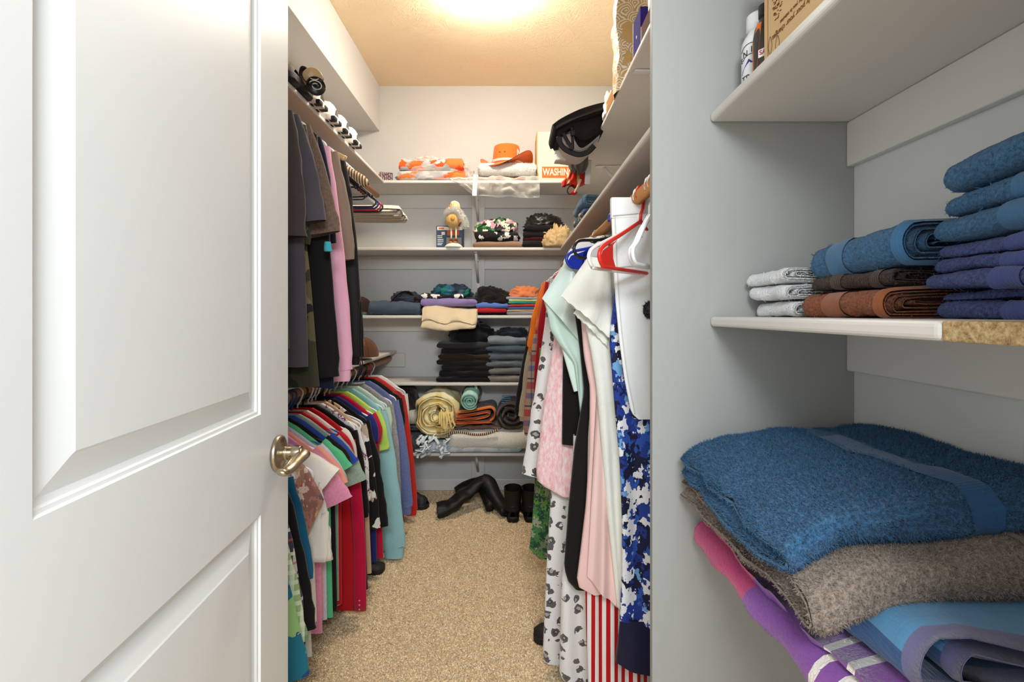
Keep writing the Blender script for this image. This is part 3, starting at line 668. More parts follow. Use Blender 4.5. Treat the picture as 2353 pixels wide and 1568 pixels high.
mesh('edge_tape', box(X(1233.5, 3.2), X(1236.2, 3.2), 3.2, 3.42, S1 + E_, Z(303, 3.2), .001), plain((206, 168, 110), .8), bxx, False)
t = NT('game_box_print'); v = t.coord((1, 1, 1)); w_ = t.math('SINE', t.math('MULTIPLY', t.math('ADD', t.sep(v)[1], t.sep(v)[0]), 420.0))
t.color(t.mix(t.math('GREATER_THAN', t.noise(v, 90, 2), .52), t.mix(t.math('GREATER_THAN', w_, .2), lin((70, 60, 120)), lin((190, 150, 90))), lin((60, 40, 40)))); M_GAME = t.done(.5, .4)
mesh('board_game_box', xform(box(-.04, .04, -.11, .11, 0, .062, .002), rot=(0, 0, .35), loc=(X(880, 3.24), 3.28, S1 + E_)), M_GAME, None, False, 'narrow purple and gold printed box at the left end of the top shelf', 'box')
# --- second shelf: figurine, product box, tops
Yb = 3.22
pb_ = thing('product_box', 'dark blue product box with white header behind the bird figurine', 'box', (X(1033, Yb), Yb + .04, S2))
mesh('carton', box(X(1003, Yb), X(1064, Yb), Yb, Yb + .09, S2 + E_, Z(519, Yb), .0015), plain((44, 66, 96), .5, .4), pb_, False)
for nm, q, c in (('header_panel', (1005, 1062, 521, 529), (236, 224, 204)), ('orange_patch', (1028, 1056, 530, 541), (206, 84, 50)), ('white_emblem', (1015, 1023, 533, 540), (232, 222, 206)), ('grey_picture', (1026, 1061, 546, 562), (150, 142, 130))):
    mesh(nm, slab(q, (Yb - .0012, Yb + .0004)), plain(c, .6), pb_, False)
for k, (a, b) in enumerate(((541, 1017), (545, 1017), (549.5, 1020), (553.5, 1020), (558, 1018), (561.5, 1016))): mesh('print_line', slab((1005.5, b, a, a + 2), (Yb - .001, Yb + .0003)), plain((210, 208, 204), .6), pb_, False)
mesh('brand_text', slab((1008, 1021, 523, 527), (Yb - .0016, Yb)), plain((200, 110, 80), .6), pb_, False)
# bird
Yf = 3.155; bcx = X(1043, Yf)
bird = thing('bird_figurine', 'fluffy long-legged bird figurine with fur scarf and ear muffs', 'figurine', (bcx, Yf, S2))
M_STRAW = fab((226, 188, 120), (196, 152, 88), .95, 500, .5); M_CREAM = terry((255, 250, 236))
def blob(c, r, sc=(1, 1, 1), n=20): 
    V = [(c[0] + r * sc[0] * math.sin(p) * math.cos(a), c[1] + r * sc[1] * math.sin(p) * math.sin(a), c[2] + r * sc[2] * math.cos(p)) for p in np.linspace(.02, math.pi - .02, n // 2 + 2) for a in np.arange(n) * 2 * math.pi / n]
    return np.array(V), [tuple(q[::-1]) for q in grid_faces(n // 2 + 2, n, True)]
mnd = mesh('snow_mound', xform(lathe([(.056, 0), (.055, .008), (.045, .018), (.03, .026), (.012, .03), (.002, .031)], 26), loc=(X(1043, Yf), Yf, S2 + E_)), M_CREAM, bird)
for sx in (1037.5, 1048.5):
    bx_ = X(sx, Yf); mesh('boot', xform(blob((0, 0, 0), .012, (.95, 1.2, .95)), loc=(bx_, Yf - .004, Z(553, Yf))), fab((120, 60, 36), (90, 44, 28)), bird)
    mesh('boot_toe', xform(blob((0, 0, 0), .011, (1.1, 1.5, .55)), loc=(bx_ - .003, Yf - .012, Z(557.5, Yf))), fab((214, 130, 50)), bird)
    mesh('leg', tube([(bx_, Yf, Z(552, Yf)), (bx_, Yf, Z(540, Yf)), (bx_, Yf, Z(522, Yf))], .0055, 10), fab((244, 226, 186)), bird)
mesh('body', blob((X(1043, Yf), Yf, Z(505.5, Yf)), .051, (1, .95, 1)), M_STRAW, bird)
mesh('head', blob((X(1045, Yf), Yf, Z(474.5, Yf)), .0285), fab((244, 220, 170), (230, 196, 140)), bird)
mesh('beak', xform(lathe([(.009, 0), (.0085, .006), (.0055, .012), (.001, .014)], 12, 'x'), rot=(0, 0, math.pi), loc=(X(1036.5, Yf), Yf - .012, Z(475, Yf))), fab((226, 130, 40)), bird)
for q in (1039.5, 1044): mesh('eye', blob((X(q, Yf), Yf - .0265, Z(472, Yf)), .0022), plain((40, 26, 18), .3), bird)
mesh('ear_muff', blob((X(1053.5, Yf), Yf - .006, Z(481, Yf)), .0135, (1, .8, 1.4)), fab((230, 176, 90)), bird)
mesh('muff_band', tube([(X(1045, Yf) + .030 * math.cos(a), Yf - .004, Z(474.5, Yf) + .030 * math.sin(a)) for a in np.linspace(-.3, 2.4, 12)], .004, 8), fab((250, 236, 206)), bird)
sp = smooth_path([(X(1028, Yf), Yf - .01, Z(494, Yf)), (X(1033, Yf), Yf - .025, Z(488, Yf)), (X(1043, Yf), Yf - .032, Z(485, Yf)), (X(1053, Yf), Yf - .035, Z(488, Yf)), (X(1062, Yf), Yf - .035, Z(500, Yf)), (X(1068, Yf), Yf - .03, Z(512, Yf)), (X(1070, Yf), Yf - .025, Z(524, Yf))], 5)
scf = mesh('fur_scarf', tube(sp, np.linspace(.013, .018, len(sp)), 10), M_CREAM, bird)
fuzz(scf, 5000, .013, .0009, M_CREAM, scf, seed=2, lean=.5)
mesh('flower', xform(lathe([(.014, 0), (.012, .003), (.003, .005)], 10, 'y'), rot=(0, 0, math.pi), loc=(X(1043, Yf), Yf - .049, Z(505, Yf))), fab((210, 150, 60)), bird)
mesh('mitten', blob((X(1060, Yf), Yf - .035, Z(511, Yf)), .013, (1, .8, 1.1)), fab((226, 140, 50)), bird)
mesh('stick', tube([(X(1056, Yf), Yf - .05, Z(522, Yf)), (X(1062, Yf), Yf - .046, Z(514, Yf))], .0035, 8), plain((70, 40, 26), .8), bird)
# tops in front of the bracket
fo('folded_trousers', 'tan folded trousers under the shamrock and floral tops', 'trousers', fab((150, 118, 96)), 1088, 1199, 553, 567.5, 3.26, .24, 2, S2, wr=.006)
fo('folded_blouse', 'black top with white shamrock print folded under the floral top', 'top', floral([(16, 14, 14), (20, 18, 18), (16, 14, 14), (22, 18, 18), (14, 12, 12), (18, 16, 16), (226, 220, 214)], 42, rough=.8), 1091, 1194, 530, 553, 3.26, .23, 2, S2 + .042, wr=.01)
crumple('floral_blouse', 'crumpled top in pink, green and black flowers on the shamrock top', 'top', floral([(20, 18, 20), (60, 130, 60), (226, 150, 170), (236, 226, 200), (30, 80, 50), (230, 180, 190), (24, 24, 24)], 36, rough=.6), (X(1140, 3.17), 3.25, S2 + .1), .27, .22, .095, 5, .22, fine=.09)
for i, (a, b, c) in enumerate(((551, 567.5, (22, 17, 15)), (543, 552, (60, 14, 16)), (530, 544, (26, 20, 18)), (514, 531, (20, 15, 14)))):
    fo('folded_blouse', ['black folded top at the bottom of the dark pile beside the tan plastic bag', 'dark red folded top in the dark pile beside the tan plastic bag', 'brownish black folded top in the dark pile beside the tan plastic bag', 'uppermost flat folded black top under the black ruffles'][i], 'top', fab(c), 1203 + i, 1300 - i * 2, a, b, 3.26, .24, 2, S2 + (567.5 - b) / F * 3.14, wr=.008, group='dark pile on the second shelf')
crumple('ruffled_blouse', 'black ruffled top crumpled on the dark pile', 'top', satin((16, 12, 11)), (X(1251, 3.17), 3.25, S2 + .142), .25, .2, .08, 17, .15, fine=.15, ridge=7)
crumple('plastic_bag', 'thin tan plastic bag lying in front of the dark pile', 'plastic bag', film((232, 196, 140), .38), (X(1290, 3.0) , 3.13, S2 + E_), .19, .13, .125, 23, .2, fine=.2, ridge=6)
# two folded blue knits on the right shelf
for i, (c, z_, h_, lb) in enumerate((((34, 56, 92), S2, .055, 'navy folded cloth with gold stars at the far end of the right shelf'), ((40, 84, 116), S2 + .057, .06, 'teal blue knit folded on the star cloth'))):
    folded('folded_cloth', lb, 'cloth', floral([c, c, c, c, c, (206, 176, 120)], 60, rough=.8) if i == 0 else heather(c, (70, 110, 140)), (.44, 2.36, z_ + E_), .30, .26, h_, 2, rot=-math.pi / 2, wr=.008)
# --- third shelf
def cap(label, c, loc, rz, r=.085, brimc=None, tilt_=0, extra=None, mat=None, bm=None):
    o = thing('baseball_cap', label, 'cap', loc); n = 28
    mt = mat or fab(c); R = Matrix.Rotation(rz, 3, 'Z') @ Matrix.Rotation(tilt_, 3, 'X')
    def W(v): v = np.asarray(v); return v @ np.array(R).T + np.array(loc)
    rings = []
    for p in np.linspace(0, math.pi / 2 - .02, 12): rings += [(r * math.cos(p) ** .8 * math.cos(a), r * 1.12 * math.cos(p) ** .8 * math.sin(a), .004 + r * 1.18 * math.sin(p)) for a in np.arange(n) * 2 * math.pi / n]
    mesh('crown', (W(rings), [tuple(q) for q in grid_faces(12, n, True)]), mt, o)
    br = []
    for k in np.linspace(0, 1, 7):
        for a in np.linspace(-math.pi * .92, -math.pi * .08, 20): br.append((r * (1 + .02 * k) * math.cos(a) * 1.0, r * 1.1 * math.sin(a) - k * r * .95 * abs(math.sin(a)) ** .6, .006 - .016 * k * abs(math.cos(a)) ** 1.5 - .012 * k + .022 * abs(math.cos(a)) ** 2 * (k - 1) * 0))
    vv = W(br); f = grid_faces(7, 20)
    mesh('brim', cat_vf((vv, [tuple(q) for q in f]), (vv + np.array(R) @ np.array([0, 0, .003]), [tuple(q[::-1]) for q in f])), bm or (fab(brimc) if brimc else mt), o)
    mesh('button', (W(xform(lathe([(.006, 0), (.005, .003), (.001, .004)], 10), loc=(0, 0, r * 1.18 + .003))[0]), lathe([(.006, 0), (.005, .003), (.001, .004)], 10)[1]), mt, o)
    for a in np.arange(6) * math.pi / 3 + .5:
        mesh('seam', (W(tube([(r * 1.005 * math.cos(p) ** .8 * math.cos(a), r * 1.125 * math.cos(p) ** .8 * math.sin(a), .004 + r * 1.19 * math.sin(p)) for p in np.linspace(.05, 1.45, 9)], .0012, 6)[0]), tube([(0, 0, k) for k in range(9)], .1, 6)[1]), mt, o)
    return o
cp = cap('dark brown cap with teal emblem at the left end of the third shelf', (58, 36, 30), (X(818, 3.22), 3.28, S3 + .012), 1.1, .088, (70, 100, 104))
mesh('emblem', xform(lathe([(.018, 0), (.018, .004), (.012, .004), (.012, 0)], 16, 'x'), loc=(X(829, 3.2), 3.23, S3 + .075)), fab((90, 190, 190)), cp)
M_DEN = denim((46, 58, 74), (84, 98, 114)); M_BELT = plain((62, 34, 22), .45, .5)
jn = thing('folded_jeans', 'dark blue jeans with a brown leather belt lying on the third shelf', 'jeans', (X(905, 3.2), 3.27, S3))
folded('legs', None, None, M_DEN, (X(907, 3.16), 3.27, S3 + E_), .325, .24, .085, 2, 0, .012, seed=6, parent=jn)
crumple('waist', None, None, denim((32, 38, 50), (52, 60, 74)), (X(926, 3.16), 3.27, S3 + .07), .2, .2, .075, 9, .2, parent=jn, fine=.14)
mesh('belt', tube(smooth_path([(X(891, 3.15), 3.17, Z(704, 3.15)), (X(905, 3.15), 3.17, Z(684, 3.15)), (X(922, 3.15), 3.18, Z(671, 3.15)), (X(938, 3.15), 3.2, Z(672, 3.15)), (X(944, 3.15), 3.22, Z(684, 3.15)), (X(947, 3.15), 3.26, Z(700, 3.15))], 6), .0175, 8, flat=.18, up=(1, 0, .7)), M_BELT, jn)
mesh('belt_end', tube(smooth_path([(X(948, 3.15), 3.2, Z(689, 3.15)), (X(957, 3.15), 3.17, Z(686, 3.15)), (X(964, 3.15), 3.18, Z(693, 3.15)), (X(962, 3.15), 3.2, Z(703, 3.15))], 5), .012, 8, flat=.2, up=(0, 1, 0)), M_BELT, jn)
mesh('hem_stitch', tube([(X(852, 3.14), 3.148, S3 + .004), (X(853, 3.14), 3.146, S3 + .04), (X(852, 3.14), 3.15, S3 + .08)], .0015, 6), fab((150, 130, 100)), jn)
# cream cloth drooping over the edge
def overhang(y0, k):
    def f(W): W = W.copy(); q = np.clip(y0 - W[..., 1], 0, 1); W[..., 2] -= q * k; W[..., 1] += q * .35; return W
    return f
folded('folded_cloth', 'cream linen cloth hanging over the front of the third shelf', 'cloth', fab((222, 204, 172), (206, 186, 152)), (X(1031, 3.06), 3.18, S3 + E_), .335, .37, .05, 3, 0, .012, 2, warp=overhang(3.115, .78), t=.75)
fo('folded_shirt', 'lavender tee folded between the cream cloth and the black print top', 'shirt', fab((140, 124, 172)), 966, 1096, 691, 709, 3.27, .26, 2, S3 + .052, wr=.01)
fo('folded_blouse', 'black and white printed top under the teal one', 'top', floral([(22, 18, 20), (26, 22, 22), (230, 226, 220), (20, 18, 18)], 30, rough=.7), 968, 1066, 683, 695, 3.27, .24, 2, S3 + .098, wr=.01)
crumple('printed_blouse', 'crumpled teal and blue swirl top on the lavender pile', 'top', floral([(10, 60, 70), (20, 90, 110), (16, 40, 70), (24, 120, 100), (14, 50, 60), (20, 30, 50)], 26, rough=.5), (X(1034, 3.17), 3.25, S3 + .118), .26, .2, .075, 31, .25, fine=.11)
fo('folded_shirt', 'black folded shirt at the bottom beside the cream cloth', 'shirt', fab((26, 22, 22)), 1094, 1170, 717, 724.5, 3.27, .25, 1, S3, wr=.003)
fo('folded_shirt', 'bright red folded shirt under the cornflower blue one', 'shirt', fab((196, 36, 44)), 1093, 1164, 709, 719, 3.26, .25, 2, S3 + .016, wr=.006)
fo('folded_shirt', 'cornflower blue folded shirt under the black tops', 'shirt', fab((92, 124, 196)), 1093, 1170, 699, 711, 3.255, .25, 2, S3 + .042, wr=.009)
crumple('knit_sweater', 'black tops bundled on the cornflower blue shirt', 'top', fab((26, 20, 18), (14, 10, 10)), (X(1132, 3.17), 3.25, S3 + .07), .25, .22, .1, 41, .25, fine=.11)
for i, (a, b, c, lb) in enumerate(((715, 724.5, (150, 144, 150), 'grey folded tee at the bottom of the bright tee pile'), (711, 716, (206, 180, 130), 'sand folded tee in the bright tee pile'), (704.5, 712, (70, 96, 150), 'denim blue folded tee in the bright tee pile'), (698.5, 705.5, (200, 60, 62), 'coral red folded tee in the bright tee pile'),
                                  (692, 699, (50, 160, 130), 'sea green folded tee in the bright tee pile'), (688, 693, (206, 206, 130), 'pale yellow folded tee in the bright tee pile'), (683, 689, (150, 156, 170), 'blue grey folded tee in the bright tee pile'))):
    fo('folded_tee', lb, 'shirt', fab(c), 1166 + (i * 37 % 6) - 2, 1244, a, b, 3.27, .26, 2, S3 + (724.5 - b) / F * 3.14, wr=.0045, group='bright tee pile')
crumple('knit_sweater', 'peach orange top loosely folded on the bright tee pile', 'top', fab((226, 136, 84), (210, 118, 70)), (X(1207, 3.17), 3.26, S3 + .112), .21, .22, .07, 51, .15, fine=.1)
# --- fourth shelf: trousers and jeans
zz = S4
tl = ['black trousers at the bottom of the dark trouser pile', 'second black trousers from the bottom of the dark trouser pile', 'charcoal trousers in the lower half of the dark trouser pile', 'brownish black trousers in the middle of the dark trouser pile', 'dark brown trousers above the middle of the dark trouser pile', 'black trousers near the top of the dark trouser pile', 'charcoal grey trousers second from the top of the dark trouser pile']
for i, (c, h) in enumerate((((20, 17, 17), .034), ((22, 20, 22), .036), ((28, 25, 26), .034), ((40, 30, 24), .034), ((52, 38, 28), .032), ((24, 22, 26), .034), ((54, 50, 54), .036))):
    folded('folded_trousers', tl[i], 'trousers', fab(c), (X(1071 + (i % 3 - 1) * 4, 3.16), 3.265, zz + E_), .335 - .01 * (i % 3), .26, h, 2, 0, .008, group='dark trouser pile'); zz += h + .0008
crumple('trousers', 'black sweat trousers bundled on top of the dark trouser pile', 'trousers', fab((22, 20, 23), (14, 13, 15)), (X(1084, 3.16), 3.265, zz), .31, .26, .12, 61, .2, fine=.1, ridge=3)
zz = S4
jl = ['light washed jeans at the bottom of the jeans stack', 'second light washed jeans from the bottom of the jeans stack', 'mid blue jeans third from the bottom of the jeans stack', 'grey blue jeans in the middle of the jeans stack', 'dark blue jeans above the middle of the jeans stack', 'pale faded jeans under the top pair of the jeans stack']
for i, (c, c2, h) in enumerate((((110, 104, 98), (140, 132, 122), .046), ((92, 92, 92), (122, 120, 116), .044), ((84, 92, 100), (116, 122, 126), .044), ((64, 74, 84), (96, 106, 114), .044), ((50, 62, 76), (84, 96, 108), .046), ((96, 108, 118), (140, 148, 152), .052))):
    folded('folded_jeans', jl[i], 'jeans', denim(c, c2), (X(1166 + (i % 2) * 4 - i, 3.16), 3.265, zz + E_), .245, .26, h, 2, 0, .009, group='jeans stack'); zz += h + .0008
crumple('jeans', 'dark navy jeans loosely folded on top of the jeans stack', 'jeans', denim((28, 32, 40), (46, 52, 62)), (X(1178, 3.16), 3.27, zz), .24, .24, .05, 71, .15, fine=.1)
# --- fifth shelf: blankets
fo('folded_blanket', 'charcoal grey blanket folded at the left of the lowest shelf', 'blanket', heather((70, 68, 72), (96, 94, 98)), 862, 976, 978, 1040, 3.28, .28, 3, S5, wr=.008, t=.85)
fo('folded_blanket', 'ivory knit blanket folded on the charcoal one', 'blanket', fab((206, 198, 184), (180, 172, 158), weave=200, bump=.6), 866, 972, 946, 978, 3.28, .27, 2, S5 + .166, wr=.008)
crumple('plush_blanket', 'black plush blanket bundled behind the yellow roll', 'blanket', heather((26, 20, 22), (64, 54, 56), 60), (X(930, 3.2), 3.27, S5 + .252), .15, .24, .15, 81, .1, fine=.06)
crumple('striped_blanket', 'black and white striped blanket at the far left of the lowest shelf', 'blanket', stripes((232, 230, 224), (18, 17, 18), .022, .55, 'z'), (X(880, 3.2), 3.27, S5 + .252), .17, .24, .145, 83, .12, fine=.1)
M_YEL = plaid((250, 238, 186), (('x', .11, .1, .3, (232, 200, 112), .6), ('y', .1, .2, .4, (252, 246, 220), .7), ('z', .12, .3, .3, (238, 210, 130), .5)))
yb = thing('fleece_blanket', 'pale yellow fleece blanket rolled up with a knotted fringe', 'blanket', (X(1005, 3.08), 3.24, S5 + .09))
yr = rolled('rolled_cloth', None, None, M_YEL, (X(1005, 3.10), 3.25, S5 + .098), .32, .315, .30, 2.6, .045, wr=.018, seed=5, parent=yb, ns=24)
for k in range(9):
    a = rnd.uniform(-.02, .03); x0 = X(1010 + k * 3.6, 3.06); z0 = Z(947 + rnd.uniform(-4, 4), 3.06)
    mesh('fringe', tube(smooth_path([(x0, 3.085, z0), (x0 + a * .3, 3.066, z0 - .03), (x0 + a, 3.062, z0 - rnd.uniform(.06, .13))], 4), .0065, 6, flat=.35), fab((232, 200, 116), (244, 220, 150)), yb)
fo('fleece_blanket', 'pale blue and white fleece blanket with curly fringe at the bottom', 'blanket', floral([(196, 208, 216), (220, 226, 228), (170, 190, 204), (206, 216, 222)], 18, rough=.95), 968, 1200, 1018, 1043, 3.27, .30, 2, S5, wr=.006)
bf = bpy.data.objects['fleece_blanket.001']
for k in range(38):
    x0 = X(rnd.uniform(962, 1030), 3.1); y0 = 3.1 - rnd.uniform(0, .03); z0 = S5 + rnd.uniform(.0, .11)
    mesh('fringe', tube(smooth_path([(x0, y0 + .03, z0), (x0 + rnd.uniform(-.02, .02), y0 - .005, z0 + rnd.uniform(-.01, .02)), (x0 + rnd.uniform(-.03, .03), y0 - .012, z0 + rnd.uniform(-.035, .005))], 4), .011, 6, flat=.3), fab((246, 248, 246), (206, 222, 230)), bf)
sb, zsb = fo('sherpa_throw', 'cream sherpa throw folded thick on the lowest shelf', 'blanket', terry((250, 242, 226)), 1030, 1222, 992, 1036, 3.265, .30, 2, S5 + .02, wr=.012, t=.96)
fuzz(sb, 12000, .006, .0012, terry((252, 246, 232)), sb, seed=14)
tz = S5 + .142
tt_, _ = fo('wool_throw', 'taupe throw with stitched border draped over the cream sherpa', 'blanket', fab((126, 100, 86), (112, 88, 76)), 1030, 1150, 976, 993, 3.255, .33, 1, tz, wr=.01, warp=overhang(3.12, .9))
ed = smooth_path([(X(1029, 3.075), 3.082, Z(1005, 3.075)), (X(1036, 3.075), 3.078, Z(996, 3.075)), (X(1060, 3.075), 3.075, Z(994, 3.075)), (X(1090, 3.075), 3.075, Z(999, 3.075)), (X(1120, 3.075), 3.075, Z(997, 3.075)), (X(1144, 3.075), 3.077, Z(988, 3.075))], 8)
mesh('stitched_border', tube(ed, .009, 8, flat=.8), stripes((216, 186, 160), (60, 34, 36), .012, .5, 'x'), tt_)
og = thing('knit_blanket', 'orange and brown knit blanket folded in loops under the aqua roll', 'blanket', (X(1087, 3.1), 3.24, tz + .04))
pth_ = smooth_path([(.115, .012), (.02, .010), (-.09, .008), (-.116, .02), (-.095, .034), (-.01, .03), (.07, .042), (.1, .058), (.085, .072), (.0, .058), (-.08, .05), (-.11, .058), (-.1, .072), (-.02, .08), (.06, .094), (.11, .1), (.132, .075), (.125, .035), (.1, .018)], 4)
def ode(G): a, s, z = G[..., 0], G[..., 1], G[..., 2]; return np.stack([X(1087, 3.1) + a, 3.1 + s, tz + .034 + z + (a + .1) * .02], -1)
V, Fa, A, B = ribbon(pth_, np.linspace(0, .29, 14), .014, ode, edge=.006)
t = NT('knit'); v = t.coord(); t.color(t.mix(t.math('GREATER_THAN', t.math('ADD', t.sep(v)[1], t.math('MULTIPLY', t.noise(v, 120, 2), .05)), -.075), lin((255, 132, 30)), lin((84, 40, 24)))); t.bump(t.noise(v, 300, 3), .7, .003)
mesh('folded_cloth', (V, Fa), t.done(.95, .1, .2), og)
mesh('care_label', box(X(1107, 3.1), X(1128, 3.1), 3.22, 3.25, tz + .142, tz + .146, .001), plain((130, 126, 120), .8), og, False)
aq = thing('rolled_towel', 'aqua microfibre towel rolled up with a grey paper band', 'towel', (X(1080, 3.08), 3.2, tz + .13))
ar = rolled('rolled_cloth', None, None, fab((150, 224, 208), (206, 242, 226), .95), (X(1080, 3.09), 3.22, tz + .132), .30, .118, .112, 3.0, .014, wr=.004, seed=8, parent=aq, warp=tilt(0, 0, 3.1, .12))
mesh('paper_band', xform(lathe([(.0605, 0), (.061, .002), (.061, .09), (.0605, .092)], 28, 'y', cap=False), loc=(X(1080, 3.09), 3.22, tz + .20), sc=(1, 1, .96)), plain((126, 118, 114), .7), aq)
brb = thing('rolled_blanket', 'dark brown fleece blanket rolled up with pale blue lettering', 'blanket', (X(1172, 3.1), 3.25, tz))
rolled('rolled_cloth', None, None, fab((74, 50, 36), (52, 34, 26), .95), (X(1176, 3.12), 3.26, zsb + .002), .30, .20, .19, 2.4, .02, wr=.006, seed=18, parent=brb)
for k in range(7): mesh('lettering', xform(box(-.028, .028, -.0045, .0045, 0, .0012, .0003), rot=(.75 - k * .09, 0, -.08), loc=(X(1163, 3.12), 3.155 + k * .016, zsb + .138 + .058 * math.sin(k / 7 * 1.5))), plain((110, 170, 196), .8), brb, False)
# ================================================================== hangers and hanging clothes
def yawed(V, xr, y, yaw):
    V = np.asarray(V, float); 
    if not yaw: return V
    c, s = math.cos(yaw), math.sin(yaw); dx, dy = V[:, 0] - xr, V[:, 1] - y
    return np.stack([xr + dx * c - dy * s, y + dx * s + dy * c, V[:, 2]], -1)
def hanger(label, c, xr, y, zr, kind='tube', hw=.2, drop=.1, yaw=0, group=None, m=None):
    o = thing('clothes_hanger', label, 'hanger', (xr, y, zr - .062 - drop - .02), group)
    r = dict(tube=.0042, wire=.0013, wood=.004, velvet=.003, clip=.003, wide=.0046)[kind]
    m = m or plain(c, .35, .5); mh = metal((190, 188, 184), .25) if kind in ('wood', 'velvet', 'clip', 'wire') else m
    if kind == 'wire': m = mh
    P = lambda pts: yawed([(xr + a, y, zr + z) for a, z in pts], xr, y, yaw)
    R = .0165 + r + .001; hook = [(R * math.cos(a), R * math.sin(a)) for a in np.linspace(math.pi * 1.12, -.25, 14)] + [(.012, -.030), (.002, -.042), (0, -.062)]
    mesh('hook', tube(P(hook), min(r, .0036), 8, up=(0, 1, 0)), mh, o)
    zn, zt = -.062, -.062 - drop
    if kind in ('wood', 'velvet'):
        pts = smooth_path([(-hw, 0, zt), (-hw * .6, 0, zt + drop * .48), (-hw * .2, 0, zn - .006), (0, 0, zn + .004), (hw * .2, 0, zn - .006), (hw * .6, 0, zt + drop * .48), (hw, 0, zt)], 5)
        q = P([(p[0], p[2]) for p in pts]); mesh('shoulder_bar', tube(q, .011 if kind == 'wood' else .008, 10, flat=.55 if kind == 'wood' else .35, up=(0, 1, 0)), m, o)
        mesh('lower_bar', tube(P([(-hw * .9, zt + .004), (0, zt - .004), (hw * .9, zt + .004)]), .004, 8), m, o)
    else:
        k = .022
        loop = [(0, zn), (hw * .5, zn - drop * .47), (hw - k, zt + k * .75), (hw - .002, zt + .002), (hw, zt - .012), (hw - .012, zt - .026), (hw - k * 1.6, zt - .03), (0, zt - .03)]
        loop = loop + [(-a, z) for a, z in loop[-2:0:-1]] + [(0, zn)]
        q = smooth_path([(a, 0, z) for a, z in loop], 4); mesh('frame', tube(P([(p[0], p[2]) for p in q]), r, 8, up=(0, 1, 0)), m, o)
        if kind == 'wide':
            for sg in (-1, 1):
                sl_ = drop / hw; w = [(sg * (hw - .004), zt - .012), (sg * (hw - .015), zt + .004), (sg * (hw - .05), zt + .045 * sl_), (sg * (hw - .085), zt + .08 * sl_), (sg * (hw - .062), zt + .02), (sg * (hw - .062), zt - .008), (sg * (hw - .075), zt - .028), (sg * (hw - .1), zt - .029), (sg * (hw - .05), zt - .03), (sg * (hw - .015), zt - .027)]
                a_ = P(w); mesh('end_web', cat_vf((a_ + np.array([0, .0015, 0]), [tuple(range(10))]), (a_ - np.array([0, .0015, 0]), [tuple(range(9, -1, -1))])), m, o, False)
        if kind == 'tube':
            for sg in (-1, 1): mesh('strap_notch', tube(P([(sg * hw * .52, zn - drop * .5), (sg * hw * .58, zn - drop * .66), (sg * hw * .66, zn - drop * .62)]), r * .8, 6, up=(0, 1, 0)), m, o)
    return o
def sleeve_vf(S, E, y, r0, r1, flat, bend=.0, n=18, seed=0, ruck=.004, nseg=14):
    S, E = np.array(S, float), np.array(E, float); mid = (S + E) / 2 + np.array([bend, 0])
    pts = smooth_path([(S[0], y, S[1]), (S[0] * .62 + E[0] * .38 + bend * .8, y, S[1] * .62 + E[1] * .38), (mid[0] * .4 + E[0] * .6, y, mid[1] * .4 + E[1] * .6), (E[0], y, E[1])], nseg // 3)
    m = len(pts); tt = np.linspace(0, 1, m); rr = r0 + (r1 - r0) * tt; V, Fs = tube(pts, rr, n, cap=False, flat=flat, up=(0, 1, 0)); V = np.array(V)
    for i, v in enumerate(V):
        q = nz(v, 24, seed); q2 = nz((v[0], v[1], v[2] * .4), 55, seed + 3); V[i] += np.array([q * ruck * 1.3, (q * 1.2 + q2) * ruck, 0])
    return V, Fs
def tube_rows(rows, y, folds=3, amp=.01, seed=0, na=44, nr=30, hemwave=.006, pw=.75):
    """flattened cloth tube; rows = (z, xa, xb, thickness) from top to bottom"""
    rows = np.asarray(rows, float); zz_ = rows[:, 0]; d = np.concatenate([[0], np.cumsum(np.hypot(np.diff(zz_), .3 * np.diff(rows[:, 1])))]); d /= d[-1]
    s = np.linspace(0, 1, nr); R_ = np.stack([np.interp(s, d, rows[:, k]) for k in range(4)], -1)
    a = np.arange(na) * 2 * math.pi / na; V = np.empty((nr, na, 3)); r = random.Random(seed); p1, p2 = r.uniform(0, 6), r.uniform(0, 6); ztop, zbot = zz_[0], zz_[-1]
    for i in range(nr):
        z, xa, xb, th = R_[i]; xc, hw = (xa + xb) / 2, (xb - xa) / 2; c, sn = np.cos(a), np.sin(a)
        x = xc + hw * np.sign(c) * np.abs(c) ** pw; yy = y + th / 2 * np.sign(sn) * np.abs(sn) ** .6
        rp = min(1, max(0, (ztop - z) / max(.15, (ztop - zbot)) * 1.5)); f = (x - xc) / max(hw, .02)
        w = np.sin(f * folds * 2.2 + p1 + .8 * np.sin(z * 5 + p2)) * .7 + np.sin(f * folds * 4.1 + p2 + z * 3) * .3
        V[i, :, 0] = x; V[i, :, 1] = yy + w * amp * rp; V[i, :, 2] = z + (hemwave * np.sin(f * 3 + p2) * (i / (nr - 1)) ** 6)
    return V.reshape(-1, 3), grid_faces(nr, na, True)
